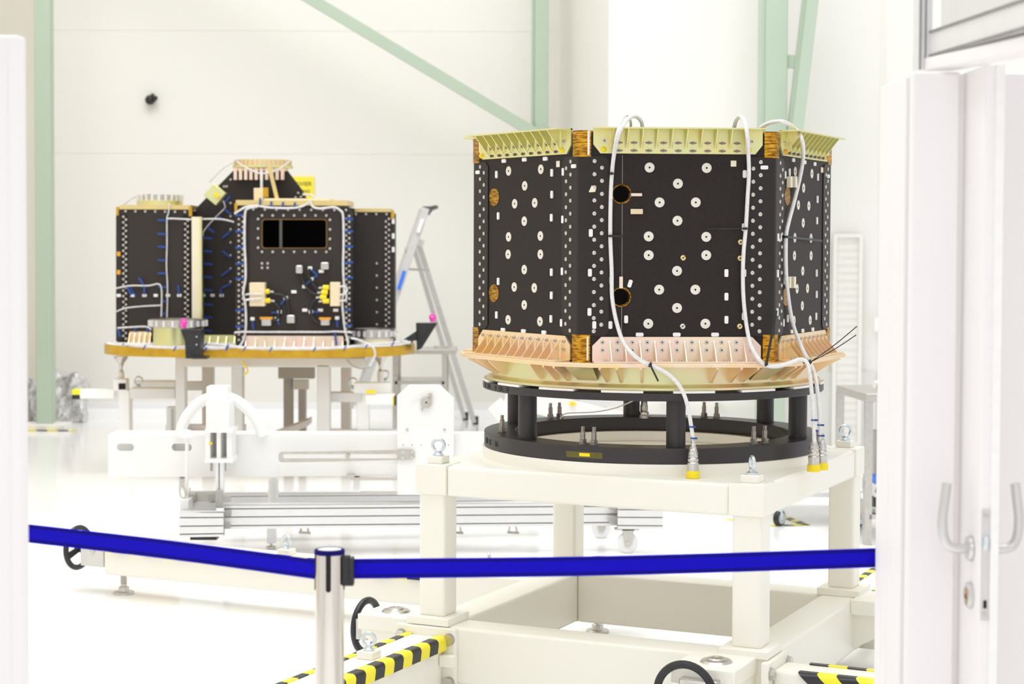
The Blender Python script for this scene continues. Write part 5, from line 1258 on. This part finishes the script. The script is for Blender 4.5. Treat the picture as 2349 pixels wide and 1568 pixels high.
b = MB(); b.box(at(2006, 1150, 9.92).x, at(2085, 1150, 9.92).x, 9.92, 10.3, zsf+.077, zsf+.14); o = b.build('grey_case', M_['prof'], bevel=.004); tag(o, 'pale grey case stacked on the black power unit on the workbench shelf', 'case')
onshelf('blue_box', 'flat blue box lying on top of the pale grey case on the workbench shelf', 'box', 'labelblue', 2008, 2080, zsf+.1415, zsf+.165, 10.0, .25)
onshelf('equipment_crate', 'dark grey equipment crate behind the blue box on the workbench shelf', 'crate', 'greydk', 2006, 2100, zsf+.001, zsf+.40, 10.31, .10)
onshelf('green_block', 'small green block in front of the black power unit on the workbench shelf', 'block', 'green', 2004, 2014, zsf+.001, zsf+.03, 9.84, .06)
b = MB(); b.tube([at(2008, 1128, 9.88), at(2022, 1105, 9.88), at(2034, 1095, 9.9)], .004, 6); b.tube([at(2010, 1130, 9.88), at(2026, 1118, 9.88), at(2036, 1100, 9.9)], .004, 6); o = b.build('black_lead', M_['black']); tag(o, 'loose black lead looping over the blue box on the workbench shelf', 'cable')
t, I = item('equipment_cart', 'low grey cart on swivel casters under the right side of the cream stand', 'cart', 1830, 1180, 10.45, z=0)
b = MB(); za3 = at(1830, 1128, 10.45).z; b.box(at(1774, 1130, 10.45).x, at(1975, 1130, 10.45).x, 10.45, 11.3, za3-.03, za3, 0, I); b.build('deck', M_['prof'], t, bevel=.004)
for (px, yy) in ((1786, 10.47), (1968, 10.47), (1786, 11.2), (1968, 11.2)):
    X = at(px, 1190, 10.45).x; b = MB(); b.box(X-.02, X+.02, yy, yy+.04, .105, za3-.03, 0, I); b.build('leg', M_['beige'], t)
    b = MB(); b.cyl(I @ Vector((X-.005, yy+.01, .045)), I @ Vector((X+.02, yy-.012, .045)), .045, n=26); w2 = b.build('caster_wheel', M_['black'], t, bevel=.005)
    b = MB(); b.cyl(I @ Vector((X+.018, yy-.010, .045)), I @ Vector((X+.0225, yy-.0142, .045)), .033, n=22); b.box(X-.002, X+.022, yy-.022, yy-.016, .04, .105, 0, I); b.box(X-.016, X+.024, yy-.014, yy+.026, .098, .106, 0, I); b.build('caster_fork', M_['galv'], t)
b = MB(); b.hexa([at(1862, 1140, 10.65)+Vector(v) for v in ((-.1, 0, .07), (.35, 0, -.02), (.35, .12, -.02), (-.1, .12, .07), (-.1, 0, .09), (.35, 0, .0), (.35, .12, .0), (-.1, .12, .09))]); 
b = MB(); b.box(at(1800, 1120, 10.6).x, at(1862, 1120, 10.6).x, 10.6, 11.0, za3+.001, za3+.03); o = b.build('flat_case', M_['black'], bevel=.004); tag(o, 'flat black case lying on the low grey cart', 'case')
b = MB(); b.box(at(1810, 1180, 11.9).x, at(1990, 1180, 11.9).x, 11.9, 12.3, .002, .16); o = b.build('white_crate', M_['clip'], bevel=.01); tag(o, 'low white crate on the floor behind the casters of the grey cart', 'crate')
def floor_tape(label, p, q, w_, seg):
    a, c = at_z(*p, .0015), at_z(*q, .0015); b = MB(); hazard(b, a, c, w_, seg, seg*.6, (0, 0, 1), .0012); o = b.build('floor_tape', [M_['hazy'], M_['hazk']]); tag(o, label, 'floor tape', 'floor tape round the cart caster')
floor_tape('black and yellow floor tape left of the cart caster', (1668, 1190), (1752, 1199), .05, .06)
floor_tape('black and yellow floor tape running right from the cart caster', (1768, 1205), (1852, 1202), .05, .07)
floor_tape('black and yellow floor tape slanting back behind the cart caster', (1800, 1185), (1850, 1203), .05, .07)
# ============================================================ LIGHT
w = bpy.data.worlds.new('hall_ambient'); SC.world = w; w.use_nodes = True  # even white ambient added as fill, from no visible source
bg = w.node_tree.nodes['Background']; bg.inputs[0].default_value = (1, 1, 1, 1); bg.inputs[1].default_value = .86
def lamp(name, loc, sx, sy, power, col=(1, 1, 1), rot=(0, 0, 0)):
    l = bpy.data.lights.new(name, 'AREA'); l.shape = 'RECTANGLE'; l.size = sx; l.size_y = sy; l.energy = power; l.color = col
    o = bpy.data.objects.new(name, l); COL.objects.link(o); o.location = loc; o.rotation_euler = rot; return o
for (x, y, p) in ((-2.6, 4.5, 230), (2.6, 4.5, 210), (-2.6, 10.5, 430), (2.6, 10, 140)):
    lamp('ceiling_light', (x, y, 10), 5, 5, p)
lamp('door_fill', (0, .6, 2.95), 1.6, 1.6, 19)  # added fill lamp, no known fixture; brightens door faces and post from the front
SC.view_settings.view_transform = 'Standard'; SC.view_settings.look = 'None'; SC.view_settings.gamma = 1; SC.view_settings.exposure = 0.0
SC.view_settings.use_curve_mapping = False
SC.cycles.use_denoising = True
SC.cycles.max_bounces = 16; SC.cycles.glossy_bounces = 5; SC.cycles.transmission_bounces = 6; SC.cycles.diffuse_bounces = 12
SC.cycles.sample_clamp_indirect = 8
